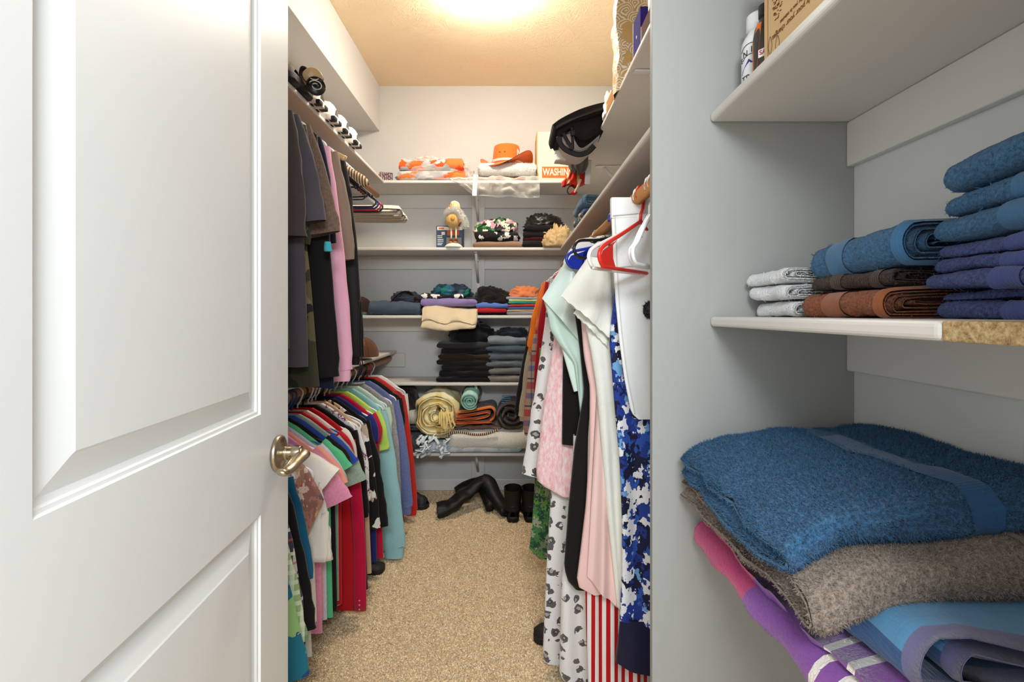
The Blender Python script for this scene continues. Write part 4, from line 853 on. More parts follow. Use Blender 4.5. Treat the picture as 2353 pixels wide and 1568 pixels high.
def garment(name, label, cat, mat, y, xr, zr, side, hem_z, sleeve=None, hw=.2, hem=.21, hemA=None, drop=.09, th=.034, folds=3, amp=.010, neck=.06, group=None, yaw=0, cuff=None, cuffmat=None, slm=None, collar=None, seed=None, wall=True, sr=None, zneck=None, flat=.34, midk=.65):
    """a top hanging on a hanger; side = +1 when the aisle lies towards +x. sleeve = ('l'|'s', (u, v)) end in the picture"""
    seed = rnd.randrange(999) if seed is None else seed
    zn = zr - .056 if zneck is None else zneck; zs = zn - drop
    xA = (xr + side * hem) if hemA is None else hemA; xW = xr - side * min(hem, .235)
    S = lambda o: xr + side * o
    rows = [(zn, -neck, neck, .022), (zn - .008, -neck - .02, neck + .02, .026), (zn - drop * .55, -hw * .68, hw * .68, th * .7), (zs, -hw + .012, hw - .012, th * .8), (zs - .025, -hw, hw, th)]
    R = [(z, *sorted((xr + a * side, xr + b * side)), t_) for z, a, b, t_ in rows]
    zm = zs - .12; mA = S(hw - .012) if hemA is None else S(hw - .012) * (1 - midk) + hemA * midk; R.append((zm, *sorted((xr - side * (hw - .012), mA)), th)); R.append((hem_z, *sorted((xW, xA)), th * 1.25))
    e = thing(name, label, cat, (xr, y, hem_z), group)
    V, Fs = tube_rows(R, y, folds, amp, seed); b = mesh('body', (yawed(V, xr, y, yaw), Fs), mat, e)
    if collar: 
        cpts = [(xr + neck * 1.02 * math.cos(a), y + .013 * math.sin(a), zn + .004 - .006 * abs(math.sin(a))) for a in np.linspace(0, 2 * math.pi, 21)]
        mesh('collar', (yawed(tube(cpts, .006, 8)[0], xr, y, yaw), tube(cpts, .006, 8)[1]), collar, e)
    if sleeve:
        k, uv = sleeve; E = (X(uv[0], y), Z(uv[1], y)); r0, r1 = sr or ((.062, .036) if k == 'l' else (.072, .074))
        E = (E[0] - side * r1 * .75, E[1]); S0 = (S(hw - r0 * .75), zs - .002 - r0 * .35)
        V, Fs = sleeve_vf(S0, E, y, r0, r1, flat, side * .012, seed=seed); mesh('sleeve', (yawed(V, xr, y, yaw), Fs), slm or mat, e)
        if cuff:
            Ev = np.array(E); dv2 = np.array([0, -1.0]); V, Fs = sleeve_vf(Ev - dv2 * .002, Ev + dv2 * cuff, y, r1 * .86, r1 * .8, flat * 1.15, 0, seed=seed, ruck=.001); mesh('cuff', (yawed(V, xr, y, yaw), Fs), cuffmat or mat, e)
        if wall:
            L = zs - E[1]; V, Fs = sleeve_vf((xr - side * (hw - r0 * .75), zs - .002 - r0 * .35), (xr - side * min(hw + .005, .215), zs - L), y, r0, r1, flat, 0, seed=seed + 1); mesh('sleeve', (yawed(V, xr, y, yaw), Fs), slm or mat, e)
    return e
def drape(name, label, cat, mat, y, left, xr=None, th=.04, folds=3, amp=.012, group=None, seed=None, rw=None, nr=40, mats=None, part='body', parent=None, hemwave=.01):
    """a garment whose aisle edge follows measured points (u, v) at depth y"""
    seed = rnd.randrange(999) if seed is None else seed; xr = RRX if xr is None else xr
    R = []
    for k, (u, v) in enumerate(left):
        x, z = X(u, y), Z(v, y); w = rw[k] if rw else min(.64, xr + (xr - x) * .95)
        R.append((z, x, max(w, x + .02), th * (.6 if k == 0 else 1)))
    e = parent or thing(name, label, cat, (xr, y, R[-1][0]), group)
    V, Fs = tube_rows(R, y, folds, amp, seed, 56, nr, hemwave); mesh(part, (V, Fs), mat, e); return e
WHITEP, BLUEP, BLACKP, GREYP, REDP = (236, 236, 240), (52, 92, 150), (26, 24, 26), (150, 156, 170), (200, 40, 40)
# ------------------------------------------------------------------ left rack, lower rod
gL = 'shirts crowded on the low left rod'; gh = 'hangers on the low left rod'
M_LEAF = floral([(20, 18, 18), (18, 16, 16), (22, 20, 20), (16, 15, 15), (232, 226, 218), (20, 18, 18), (190, 170, 146)], 26, stretch=(1.3, .3, .8), rough=.8)
M_NPLAID = plaid((58, 60, 84), (('x', .05, 0, .18, (226, 222, 214), .7), ('z', .06, .1, .14, (232, 226, 214), .75), ('z', .06, .5, .1, (180, 90, 70), .7), ('x', .05, .5, .2, (30, 32, 56), .8)))
M_GPLAID = plaid((150, 176, 120), (('x', .026, 0, .4, (232, 234, 214), .6), ('z', .026, 0, .4, (226, 230, 206), .6), ('x', .052, .3, .12, (96, 130, 80), .7)))
M_FLUR = floral([(176, 124, 104), (150, 100, 90), (206, 160, 120), (186, 70, 62), (200, 150, 120), (120, 84, 92), (216, 190, 170), (170, 120, 100)], 30, stretch=(1, .4, .6), rough=.55, dist=.12)
M_TEALF = floral([(30, 110, 130), (60, 150, 150), (150, 190, 120), (40, 70, 120), (90, 170, 170), (30, 90, 110)], 14, stretch=(1, .4, 1), rough=.8)
LOW = [  # depth, name, label, category, cloth, sleeve, hem v, options, hanger colour, hanger phrase
 (2.97, 'hoodie', 'white hoodie at the far end of the low left rod', 'shirt', fab((236, 232, 226)), ('l', (936, 1120)), 1120, {}, WHITEP, 'white hoodie'),
 (2.89, 'track_jacket', 'red track jacket with black panel and white stripes, near the back shelves', 'jacket', fab((206, 44, 36), rough=.6), ('l', (956, 1172)), 1195, dict(cuff=.03), REDP, 'red track jacket'),
 (2.81, 'tee_shirt', 'black tee squeezed between the red jacket and the periwinkle sweatshirt', 'shirt', fab((26, 24, 26)), ('s', (921, 1020)), 1180, {}, BLACKP, 'black tee by the red jacket'),
 (2.73, 'sweatshirt', 'periwinkle blue sweatshirt with long cuffed sleeves', 'shirt', heather((96, 108, 158), (116, 128, 176)), ('l', (944, 1165)), 1200, dict(cuff=.04, sr=(.07, .046)), WHITEP, 'periwinkle sweatshirt'),
 (2.62, 'sweatshirt', 'heather grey hooded sweatshirt beside the periwinkle one', 'shirt', heather((176, 172, 170), (140, 138, 140)), ('l', (917, 1156)), 1200, dict(collar=heather((176, 172, 170), (140, 138, 140))), WHITEP, 'heather grey sweatshirt'),
 (2.53, 'tee_shirt', 'pale mint tee partly hidden behind the aqua sweatshirt', 'shirt', fab((206, 232, 214)), ('s', (890, 1010)), 1230, {}, WHITEP, 'pale mint tee'),
 (2.45, 'sweatshirt', 'light aqua sweatshirt whose long cuffed sleeve nearly reaches the carpet', 'shirt', fab((160, 208, 212), (146, 196, 202)), ('l', (926, 1258)), 1265, dict(cuff=.05, sr=(.075, .056)), WHITEP, 'aqua sweatshirt'),
 (2.36, 'tee_shirt', 'neon yellow green tee with a short sleeve', 'shirt', fab((196, 232, 100)), ('s', (888, 1035)), 1250, dict(sr=(.066, .05)), WHITEP, 'neon green tee'),
 (2.29, 'tee_shirt', 'crimson long tee between the neon and the royal blue ones', 'shirt', fab((196, 24, 60)), ('s', (868, 1010)), 1283, dict(hemA=X(882, 2.29)), WHITEP, 'crimson long tee'),
 (2.23, 'tee_shirt', 'royal navy long tee beside the crimson one', 'shirt', fab((34, 42, 112)), ('s', (862, 1010)), 1291, dict(hemA=X(868, 2.23)), WHITEP, 'royal navy tee'),
 (2.18, 'long_sleeve_shirt', 'black shirt with a long straight sleeve beside the leaf print', 'shirt', fab((18, 17, 18)), ('l', (886, 1212)), 1250, dict(sr=(.066, .05)), BLACKP, 'black long sleeved shirt'),
 (2.13, 'blouse', 'black blouse printed with pale leaves', 'shirt', M_LEAF, ('l', (868, 1216)), 1270, dict(sr=(.06, .04)), WHITEP, 'leaf print blouse'),
 (2.09, 'tunic', 'narrow beige tunic hanging low beside the black dress', 'shirt', fab((218, 180, 146)), None, 1315, dict(hemA=X(854, 2.09), hem=.19), WHITEP, 'beige tunic'),
 (2.05, 'blouse', 'white blouse with tiny purple flowers', 'shirt', floral([(238, 232, 230)] * 9 + [(140, 60, 110)], 70, rough=.8), ('l', (846, 1150)), 1250, dict(sr=(.056, .034)), WHITEP, 'purple flowered blouse'),
 (2.00, 'dress', 'plain black dress reaching low beside the red cardigan', 'dress', fab((15, 14, 15)), ('l', (842, 1190)), 1350, dict(hemA=X(846, 2.0), hem=.19, sr=(.06, .045)), BLACKP, 'plain black dress'),
 (1.95, 'cardigan', 'long red cardigan with crimson button placket', 'cardigan', fab((186, 18, 30)), None, 1402, dict(hemA=X(834, 1.95), folds=2, amp=.014), WHITEP, 'long red cardigan'),
 (1.90, 'tee_shirt', 'ivory tee just in front of the red cardigan', 'shirt', fab((232, 222, 208)), ('s', (812, 1050)), 1392, dict(hemA=X(784, 1.90)), BLUEP, 'ivory tee'),
 (1.865, 'tee_shirt', 'cherry red tee in front of the ivory one', 'shirt', fab((196, 24, 38)), ('s', (806, 1060)), 1388, dict(hemA=X(786, 1.865)), BLUEP, 'cherry red tee'),
 (1.83, 'tee_shirt', 'sage green tee with a wide short sleeve sticking out', 'shirt', heather((140, 156, 136), (160, 174, 156)), ('s', (834, 1118)), 1376, dict(hemA=X(780, 1.83), sr=(.07, .08)), GREYP, 'sage tee'),
 (1.79, 'tee_shirt', 'cobalt blue tee with a wide short sleeve', 'shirt', fab((42, 72, 160)), ('s', (820, 1082)), 1365, dict(hemA=X(772, 1.79), sr=(.07, .08)), BLUEP, 'cobalt tee'),
 (1.755, 'tee_shirt', 'black tee in front of the cobalt blue one', 'shirt', fab((24, 21, 22)), ('s', (800, 1080)), 1405, dict(hemA=X(776, 1.755)), BLACKP, 'black tee by the cobalt one'),
 (1.72, 'tee_shirt', 'spring green tee hanging low with a pointed sleeve', 'shirt', fab((92, 190, 132)), ('s', (804, 1094)), 1420, dict(hemA=X(766, 1.72), sr=(.066, .072)), BLUEP, 'spring green tee'),
 (1.685, 'tee_shirt', 'lavender grey tee in front of the spring green one', 'shirt', heather((186, 182, 196), (204, 200, 210)), ('s', (790, 1120)), 1420, dict(hemA=X(752, 1.685)), GREYP, 'lavender grey tee'),
 (1.655, 'tee_shirt', 'salmon pink tee between the lavender and the rose ones', 'shirt', fab((238, 160, 140)), ('s', (792, 1130)), 1410, dict(hemA=X(744, 1.655)), WHITEP, 'salmon tee'),
 (1.625, 'tee_shirt', 'rose pink tee whose body hangs lowest among the tees', 'shirt', heather((214, 130, 160), (228, 150, 176)), ('s', (800, 1165)), 1450, dict(hemA=X(742, 1.625), sr=(.07, .085)), WHITEP, 'rose pink tee'),
 (1.56, 'tee_shirt', 'big white tee with a gathered hem in front of the pink tees', 'shirt', fab((236, 228, 216), (228, 218, 204)), ('s', (788, 1125)), 1425, dict(hemA=X(730, 1.56), sr=(.075, .08), amp=.016, folds=4), WHITEP, 'big white tee'),
 (1.445, 'tunic', 'pale grey tunic hanging lowest beside the door edge', 'shirt', fab((206, 200, 190)), None, 1512, dict(hemA=X(717, 1.445)), WHITEP, 'pale grey tunic'),
 (1.415, 'tee_shirt', 'teal tee whose long sleeve hangs beside the door edge', 'shirt', fab((24, 92, 126)), ('l', (709, 1335)), 1420, dict(sr=(.065, .05)), BLUEP, 'teal tee'),
 (1.375, 'long_sleeve_shirt', 'black shirt with its sleeve hanging nearly to the carpet by the door', 'shirt', fab((17, 15, 16)), ('l', (718, 1450)), 1470, dict(sr=(.06, .042)), BLACKP, 'black shirt by the door'),
 (1.335, 'flannel_shirt', 'navy plaid flannel shirt beside the door edge', 'shirt', M_NPLAID, ('l', (688, 1440)), 1480, dict(sr=(.06, .046)), WHITEP, 'navy plaid flannel'),
 (1.295, 'flannel_shirt', 'green and white gingham shirt low beside the door edge', 'shirt', M_GPLAID, ('l', (697, 1480)), 1530, dict(sr=(.06, .05), cuff=.03, cuffmat=fab((40, 40, 60))), WHITEP, 'green gingham shirt'),
 (1.25, 'blouse', 'teal and lime floral blouse nearest the door edge', 'shirt', M_TEALF, ('l', (700, 1560)), 1600, dict(sr=(.06, .05)), WHITEP, 'teal floral blouse'),
]
for (y, nm, lb, ct, mt, sl, hv, kw, hc, hp) in LOW:
    hz = max(Z(hv, y), .02)
    yw = rnd.uniform(-.05, .05)
    gap = min([abs(y - q[0]) for q in LOW if q[0] != y]); kw = dict(dict(th=min(.034, gap * .62), amp=min(.010, gap * .14), flat=min(.34, gap * .5 / .07)), **kw)
    gm = garment(nm, lb, ct, mt, y, RLX, RLZ, 1, hz, sl, group=gL, yaw=0, **kw)
    wd = 'white' if hc == WHITEP else 'blue' if hc == BLUEP else 'black' if hc == BLACKP else 'red' if hc == REDP else 'grey'
    hanger(f'{wd} plastic hanger holding the {hp}', hc, RLX, y, RLZ, 'wide' if y < 1.5 and hc == WHITEP else 'tube', group=gh, yaw=rnd.uniform(-.03, .03), hw=.198, drop=.092)
cm = thing('camisole', 'silky camisole in rust and mauve blossoms', 'shirt', (RLX, 1.465, Z(1245, 1.465)), gL)
V, Fs = tube_rows([(Z(v, 1.465), -1.0, X(u, 1.465), .03) for v, u in ((1062, 690), (1078, 706), (1110, 724), (1150, 744), (1168, 737), (1200, 722), (1244, 703))], 1.465, 6, .012, 21, 60, 36, .012, .6); mesh('body', (V, Fs), M_FLUR, cm)
for q in (.10, -.10): mesh('strap', tube([(RLX + q * .8, 1.465, RLZ - .10), (RLX + q, 1.465, RLZ - .13), (RLX + q * 1.2, 1.465, Z(1075, 1.465))], .004, 8), M_FLUR, cm)
for y, hp in ((1.465, 'white plastic hanger holding the rust blossom camisole'), (1.505, 'white plastic hanger just behind the one with the rust camisole')): hanger(hp, WHITEP, RLX, y, RLZ, 'wide', group=gh, hw=.232, drop=.105)
# details on some of them
def child_strip(parent, name, pts, y, w, mat, dy=-.022):
    mesh(name, tube(smooth_path([(X(u, y), y + dy, Z(v, y)) for u, v in pts], 5), w, 8, flat=.25, up=(0, 1, 0)), mat, parent)
ob_ = {o['label']: o for o in bpy.data.objects if 'label' in o}
cd = ob_['long red cardigan with crimson button placket']
child_strip(cd, 'placket', [(806, 1010), (820, 1120), (830, 1260), (831, 1398)], 1.95, .024, fab((196, 14, 62)), -.018)
for v in (1372, 1382, 1392): mesh('button', xform(lathe([(.004, 0), (.0036, .002), (.001, .0025)], 10, 'y'), rot=(0, 0, math.pi), loc=(X(831, 1.95), 1.95 - .026, Z(v, 1.95))), plain((206, 150, 150), .3), cd)
tj = ob_['red track jacket with black panel and white stripes, near the back shelves']
for dv_ in (0, 12): child_strip(tj, 'stripe', [(927, 1005 + dv_), (931, 1012 + dv_), (933, 1020 + dv_)], 2.89, .006, fab((240, 236, 230)), -.024)
child_strip(tj, 'side_panel', [(920, 990), (927, 1020), (933, 1045)], 2.89, .016, fab((20, 18, 18)), -.022)
wtb = ob_['big white tee with a gathered hem in front of the pink tees']
crumple('hem_knot', None, None, fab((236, 228, 216), (226, 216, 202)), (X(728, 1.53), 1.53, Z(1288, 1.53)), .085, .03, .2, 7, .2, parent=wtb, fine=.12)
# ------------------------------------------------------------------ left rack, upper rod
gU = 'clothes on the high left rod'
CH, BK = fab((84, 78, 84), (70, 64, 70)), fab((22, 19, 19))
UP = [
 (1.40, 'tee_shirt', 'charcoal brown tee nearest the door on the high left rod', 'shirt', fab((78, 68, 66), (66, 56, 54)), ('s', (690, 545)), 800, dict(sr=(.074, .082)), WHITEP, 'charcoal brown tee', 'tube'),
 (1.455, 'tee_shirt', 'slate charcoal tee with a deeply folded sleeve', 'shirt', CH, ('s', (737, 515)), 838, dict(sr=(.07, .075), hemA=X(711, 1.455), amp=.016), BLACKP, 'slate charcoal tee', 'tube'),
 (1.495, 'shirt', 'camouflage shirt whose hem shows below the dark tees', 'shirt', floral([(60, 56, 40), (96, 84, 60), (36, 34, 28), (120, 106, 80), (50, 56, 40)], 16, rough=.9), ('s', (700, 560)), 888, dict(hemA=X(737, 1.495), amp=.02, midk=0), BLACKP, 'camouflage shirt', 'wire'),
 (1.535, 'tee_shirt', 'heather brown tee in front of the pink sweatshirt', 'shirt', heather((96, 76, 64), (120, 98, 84)), ('s', (770, 542)), 700, dict(sr=(.072, .078)), WHITEP, 'heather brown tee', 'tube'),
 (1.62, 'polo_shirt', 'navy polo whose hem hangs lowest among the dark tees', 'shirt', fab((26, 28, 50)), ('s', (760, 560)), 905, dict(hemA=X(770, 1.62), midk=.2), BLACKP, 'navy polo', 'tube'),
 (1.58, 'long_sleeve_shirt', 'black shirt hanging long between the navy polo and pink sweatshirt', 'shirt', BK, ('l', (771, 868)), 862, dict(sr=(.07, .055), hemA=X(764, 1.58)), BLACKP, 'long black shirt', 'tube'),
 (1.70, 'sweatshirt', 'pink sweatshirt with a long cuffed sleeve on the high rod', 'shirt', fab((238, 176, 196), (230, 164, 186)), ('l', (803, 852)), 790, dict(sr=(.066, .044), cuff=.035), WHITEP, 'pink sweatshirt', 'tube'),
 (1.775, 'tee_shirt', 'taupe tee with stitched short sleeve beside the black jacket', 'shirt', fab((140, 122, 106)), ('s', (808, 600)), 790, dict(sr=(.066, .055)), WHITEP, 'taupe tee', 'tube'),
 (1.86, 'jacket', 'black zip jacket with drawcords at the end of the high left clothes', 'jacket', fab((24, 20, 19), rough=.6), ('l', (829, 822)), 835, dict(sr=(.07, .058), hemA=X(826, 1.86)), (206, 170, 116), 'black zip jacket', 'wood'),
]
for (y, nm, lb, ct, mt, sl, hv, kw, hc, hp, hk) in UP:
    gap = min([abs(y - q[0]) for q in UP if q[0] != y]); kw = dict(dict(th=min(.034, gap * .62), flat=min(.34, gap * .5 / .07)), **kw)
    garment(nm, lb, ct, mt, y, RLX, RUZ, 1, max(Z(hv, y), .955), sl, group=gU, hw=.2, **kw)
    wd = {'wood': 'pale wooden', 'wire': 'thin wire'}.get(hk) or ('white plastic' if hc == WHITEP else 'black plastic')
    hanger(f'{wd} hanger holding the {hp}', hc, RLX, y, RUZ, hk, group='hangers on the high left rod', hw=.2 if hk != 'wood' else .215, drop=.092)
ob_ = {o['label']: o for o in bpy.data.objects if 'label' in o}
jk = ob_['black zip jacket with drawcords at the end of the high left clothes']
for q in (0, 5):
    mesh('drawcord', tube(smooth_path([(X(826 + q, 1.83), 1.83, Z(690, 1.83)), (X(825 + q, 1.82), 1.82, Z(800, 1.82)), (X(829 + q, 1.82), 1.82, Z(845, 1.82)), (X(824 + q, 1.82), 1.82, Z(862, 1.82)), (X(828 + q, 1.82), 1.82, Z(838, 1.82))], 6), .0022, 6), plain((16, 14, 14), .6), jk)
bt_ = ob_['heather brown tee in front of the pink sweatshirt']
mesh('sleeve_lining', sleeve_vf((X(754, 1.50), Z(556, 1.50)), (X(754, 1.50), Z(578, 1.50)), 1.50, .010, .012, .7)[0:2], fab((70, 170, 186)), bt_, label='turquoise lining peeking out of the sleeve')
# empty hangers bunched at the far end of the high rod
gE = 'empty hangers bunched on the high left rod'
EMP = [(2.06, 'velvet', (24, 20, 20), 'black velvet hanger, first of the empty bunch behind the black jacket'), (2.13, 'clip', (30, 26, 24), 'black clip hanger above the padded striped one'),
       (2.22, 'velvet', (28, 24, 24), 'second black velvet hanger, just behind the padded striped one'), (2.27, 'tube', BLACKP, 'glossy black plastic hanger in the empty bunch'), (2.31, 'tube', (36, 48, 150), 'dark blue plastic hanger in the empty bunch'), (2.345, 'tube', REDP, 'red plastic hanger in the empty bunch'),
       (2.38, 'tube', BLACKP, 'last glossy black plastic hanger in the empty bunch'), (2.42, 'tube', (150, 150, 154), 'grey plastic hanger in the empty bunch'), (2.46, 'tube', WHITEP, 'white plastic hanger, nearest of the four empty white ones'), (2.50, 'tube', WHITEP, 'white plastic hanger, second of the four empty white ones'), (2.54, 'tube', WHITEP, 'white plastic hanger, third of the four empty white ones'), (2.58, 'tube', WHITEP, 'white plastic hanger, farthest of the four empty white ones')]
for (y, k, c, lb) in EMP: hanger(lb, c, RLX, y, RUZ, k, hw=.215, drop=.15, group=gE, yaw=rnd.uniform(-.06, .06))
pd = thing('padded_hanger', 'padded hanger covered in brown and cream striped knit', 'hanger', (RLX, 2.17, 1.72))
hk_ = [(RLX + .0215 * math.cos(a), 2.17, RUZ + .0215 * math.sin(a)) for a in np.linspace(3.6, -.2, 12)] + [(RLX, 2.17, RUZ - .05), (RLX, 2.17, RUZ - .075)]
mesh('hook', tube(hk_, .0025, 8), metal((180, 176, 170), .3), pd)
pp_ = smooth_path([(RLX - .2, 2.17, 1.735), (RLX - .1, 2.17, 1.80), (RLX, 2.17, 1.835), (RLX + .1, 2.17, 1.80), (RLX + .21, 2.17, 1.735)], 6)
mesh('padded_bar', tube(pp_, np.interp(np.linspace(0, 1, len(pp_)), [0, .06, .5, .94, 1], [.006, .024, .024, .024, .006]), 14), stripes((206, 176, 136), (84, 60, 44), .011, .45, 'x'), pd)
for i in range(4):
    folded('dry_cleaner_sleeve', ['nearest white paper trouser sleeve over the empty hangers', 'second white paper trouser sleeve over the empty hangers', 'third white paper trouser sleeve over the empty hangers', 'farthest white paper trouser sleeve over the empty hangers'][i], 'paper', fab((226, 216, 200), (206, 194, 176)), (X(862 - i, 2.5), 2.42 + .05 * i, 1.655 - .004 * i), .30, .028, .045, 1, 0, .004, group='paper sleeves on the high rod')
# ================================================================== right rack
gR = 'clothes on the right rod'; ghR = 'hangers on the right rod'
M_BFLO = floral([(236, 234, 236), (30, 52, 130), (18, 20, 52), (44, 84, 170), (236, 234, 236), (20, 24, 62), (110, 160, 206), (32, 58, 142), (232, 230, 232)], 40, stretch=(1.15, .35, .85), rough=.7, dist=.06)
# white denim garment folded over the nearest hangers
wd_ = thing('denim_jacket', 'white denim garment folded over the hangers nearest the grey panel', 'garment', (.33, 1.275, Z(965, 1.275)), gR)
M_WD = fab((240, 240, 238), (232, 232, 230), .9, 1200, .2)
yD = 1.275; pr = [(1404, 458), (1405, 500), (1409, 600), (1414, 690), (1422, 780), (1434, 870), (1445, 925), (1450, 950), (1466, 965)]
V, Fs = tube_rows([(Z(v, yD), X(u, yD), .50, .018) for u, v in pr], yD, 2, .006, 5, 56, 44, .002, pw=.35); mesh('panel', (V, Fs), M_WD, wd_)
mesh('waistband', box(X(1404, yD) - .0005, .50, yD - .0098, yD + .0098, Z(503, yD), Z(455, yD), .0025), M_WD, wd_)
for v in (498, 616): mesh('stitching', tube([(X(1409 + (v - 498) * .04, yD - .014), yD - .0135, Z(v, yD)), (.34, yD - .0145, Z(v - 8, yD)), (.47, yD - .0135, Z(v - 12, yD))], .0011, 6), fab((226, 222, 214)), wd_)
mesh('edge_stitching', tube(smooth_path([(X(u + 7, yD), yD - .0115, Z(v, yD)) for u, v in pr[1:8]], 4), .0011, 6), fab((226, 222, 214)), wd_)
pm = mesh('rosette', xform(lathe([(.024, 0), (.022, .004), (.006, .007), (.001, .008)], 16, 'y'), rot=(0, 0, math.pi), loc=(X(1502, 1.255), 1.262, Z(713, 1.255))), plain((30, 36, 36), .5), wd_); fuzz(pm, 700, .006, .001, plain((30, 36, 36), .5), pm, seed=3)
def near_hanger(label, c, tip, ytip, yhook, kind='wide', hwx=None):
    x, z = X(tip[0], ytip), Z(tip[1], ytip); dx, dy = x - RRX, ytip - yhook; hw = math.hypot(dx, dy); yw = math.atan2(-dy, -dx)
    return hanger(label, c, RRX, yhook, RRZ, kind, hw=hw, drop=RRZ - .062 - z - .012, yaw=yw, group=ghR)
near_hanger('red plastic hanger with webbed ends in front of the white denim', (226, 44, 34), (1378, 592), 1.075, 1.24)
near_hanger('white plastic hanger behind the red one, in front of the white denim', (244, 242, 238), (1354, 596), 1.098, 1.265, 'tube')
near_hanger('slim black plastic hanger left of the white denim', (28, 26, 26), (1320, 576), 1.36, 1.46, 'tube')
near_hanger('blue plastic hanger behind the black one', (36, 56, 176), (1303, 600), 1.47, 1.56)
for y, lb in ((1.135, 'white plastic hanger with purple stripe hung right behind the grey panel'), (1.16, 'plain white plastic hanger hung behind the purple striped one')): hanger(lb, (244, 244, 246), RRX, y, RRZ, 'tube', hw=.1, drop=.09, yaw=.9, group=ghR)
# blue floral dress with navy hem
bd_ = drape('dress', 'blue floral sleeveless dress with sheer navy hem beside the grey panel', 'dress', M_BFLO, 1.335, [(1412, 650), (1411, 690), (1404, 740), (1400, 792), (1405, 850), (1413, 960), (1422, 1060), (1428, 1200), (1428, 1330), (1424, 1428)], folds=4, amp=.016, group=gR, rw=[.46, .48, .5, .53, .56, .58, .6, .62, .63, .64])
drape('', '', '', fab((24, 24, 56), rough=.6), 1.335, [(1425, 1424), (1421, 1480), (1417, 1536)], folds=4, amp=.016, part='navy_hem', parent=bd_, rw=[.64, .642, .645], th=.041, nr=14)
sp_ = drape('trousers', 'red and white striped trousers hanging low behind the pink satin', 'trousers', stripes((236, 232, 226), (190, 16, 24), .0215, .5, 'x'), 1.475, [(1368, 780), (1352, 1000), (1345, 1340), (1347, 1450), (1352, 1600), (1354, 1660)], folds=4, amp=.010, group=gR)
M_RIB = fab((238, 236, 226), (230, 228, 216), .95, 700, .5); iv = drape('knit_dress', 'ivory ribbed dress with scalloped short sleeve', 'dress', M_RIB, 1.395, [(1352, 600), (1336, 640), (1338, 720), (1356, 800), (1370, 890), (1380, 1020), (1392, 1158), (1400, 1230), (1417, 1392)], folds=3, amp=.01, group=gR)
# scalloped sleeve of the ivory dress
def flap(parent, name, quad_, y, mat, nx=22, ny=16, wave=.008, scallop=0, bulge=.02, seed=1):
    """soft piece of cloth spanned by four picture corners (tl, tr, br, bl) at depth y, both sides with depth"""
    q = [np.array((X(u, y), Z(v, y))) for u, v in quad_]; G = []
    for j in range(ny):
        t_ = j / (ny - 1)
        for i in range(nx):
            s_ = i / (nx - 1); p = (q[0] * (1 - s_) + q[1] * s_) * (1 - t_) + (q[3] * (1 - s_) + q[2] * s_) * t_
            dz = scallop * abs(math.sin(s_ * math.pi * 7)) * (t_ > .99); b = bulge * math.sin(s_ * math.pi) ** .7 + wave * math.sin(s_ * 11 + t_ * 2 + seed) * t_
            G.append((p[0] - dz * .4, y - b, p[1] + dz))
    A = np.array(G); B = A.copy(); B[:, 1] = 2 * y - B[:, 1] * 1.0 - .0; B[:, 1] = y + (y - A[:, 1]) * .5 + .004; f = grid_faces(ny, nx)
    mesh(name, (np.concatenate([A, B]), np.concatenate([f[:, ::-1], f + nx * ny])), mat, parent)
flap(iv, 'sleeve', [(1352, 590), (1405, 606), (1412, 790), (1288, 682)], 1.36, M_RIB, scallop=.006, bulge=.03, nx=30, ny=24)
flap(iv, 'under_sleeve', [(1330, 700), (1400, 740), (1396, 800), (1318, 722)], 1.375, M_RIB, scallop=.006, bulge=.02, nx=30, ny=12)
ps = drape('satin_robe', 'pale pink satin robe with a curved open front', 'robe', satin((244, 202, 196)), 1.44, [(1350, 620), (1330, 660), (1342, 818), (1356, 890), (1354, 1035), (1346, 1160), (1334, 1260), (1324, 1335), (1340, 1348), (1362, 1356)], folds=2, amp=.012, group=gR)
flap(ps, 'front_panel', [(1372, 900), (1392, 900), (1419, 1394), (1350, 1325)], 1.41, satin((244, 206, 200)), bulge=.022, ny=26, wave=.01)
drape('dress', 'long black dress behind the pale pink satin robe', 'dress', fab((24, 20, 19)), 1.51, [(1345, 640), (1318, 700), (1332, 800), (1342, 900), (1320, 1024), (1307, 1158), (1296, 1300), (1306, 1330), (1322, 1345)], folds=2, amp=.012, group=gR)
mi = drape('satin_blouse', 'pale mint satin blouse with a drooping flutter sleeve', 'blouse', satin((216, 236, 224)), 1.56, [(1318, 590), (1296, 606), (1278, 650), (1290, 800), (1318, 900)], folds=3, amp=.012, group=gR)
flap(mi, 'flutter_sleeve', [(1296, 606), (1330, 640), (1344, 800), (1246, 686)], 1.53, satin((222, 238, 228)), bulge=.03, nx=26, ny=20)
V, Fs = tube_rows([(Z(v, 1.545), X(a, 1.545), X(b, 1.545), .03) for v, a, b in ((684, 1248, 1335), (720, 1258, 1342), (757, 1264, 1346), (791, 1284, 1346), (836, 1318, 1345), (900, 1328, 1343), (950, 1334, 1338))], 1.545, 2, .008, 4, 40, 28); mesh('sleeve_drop', (V, Fs), satin((206, 230, 216)), mi)
drape('tank_shirt', 'short black tank hanging between the mint blouse and the pink sweater', 'shirt', fab((20, 17, 16)), 1.605, [(1330, 620), (1300, 660), (1296, 760), (1294, 802), (1292, 1020)], folds=2, amp=.006, group=gR, hemwave=.002)
M_PKH = heather((240, 176, 180), (250, 226, 222), 120); sw = drape('sweater', 'pink marled knit sweater with a ragged hem', 'sweater', M_PKH, 1.65, [(1325, 610), (1286, 660), (1280, 740), (1274, 777), (1248, 941), (1232, 1085), (1236, 1112), (1272, 1130)], folds=2, amp=.01, group=gR, rw=[.36, .38, .36, .34, .31, .27, .26, .25], th=.05); fuzz(bpy.data.objects['body'] if False else sw.children[0], 5000, .005, .0008, M_PKH, sw.children[0], seed=4)
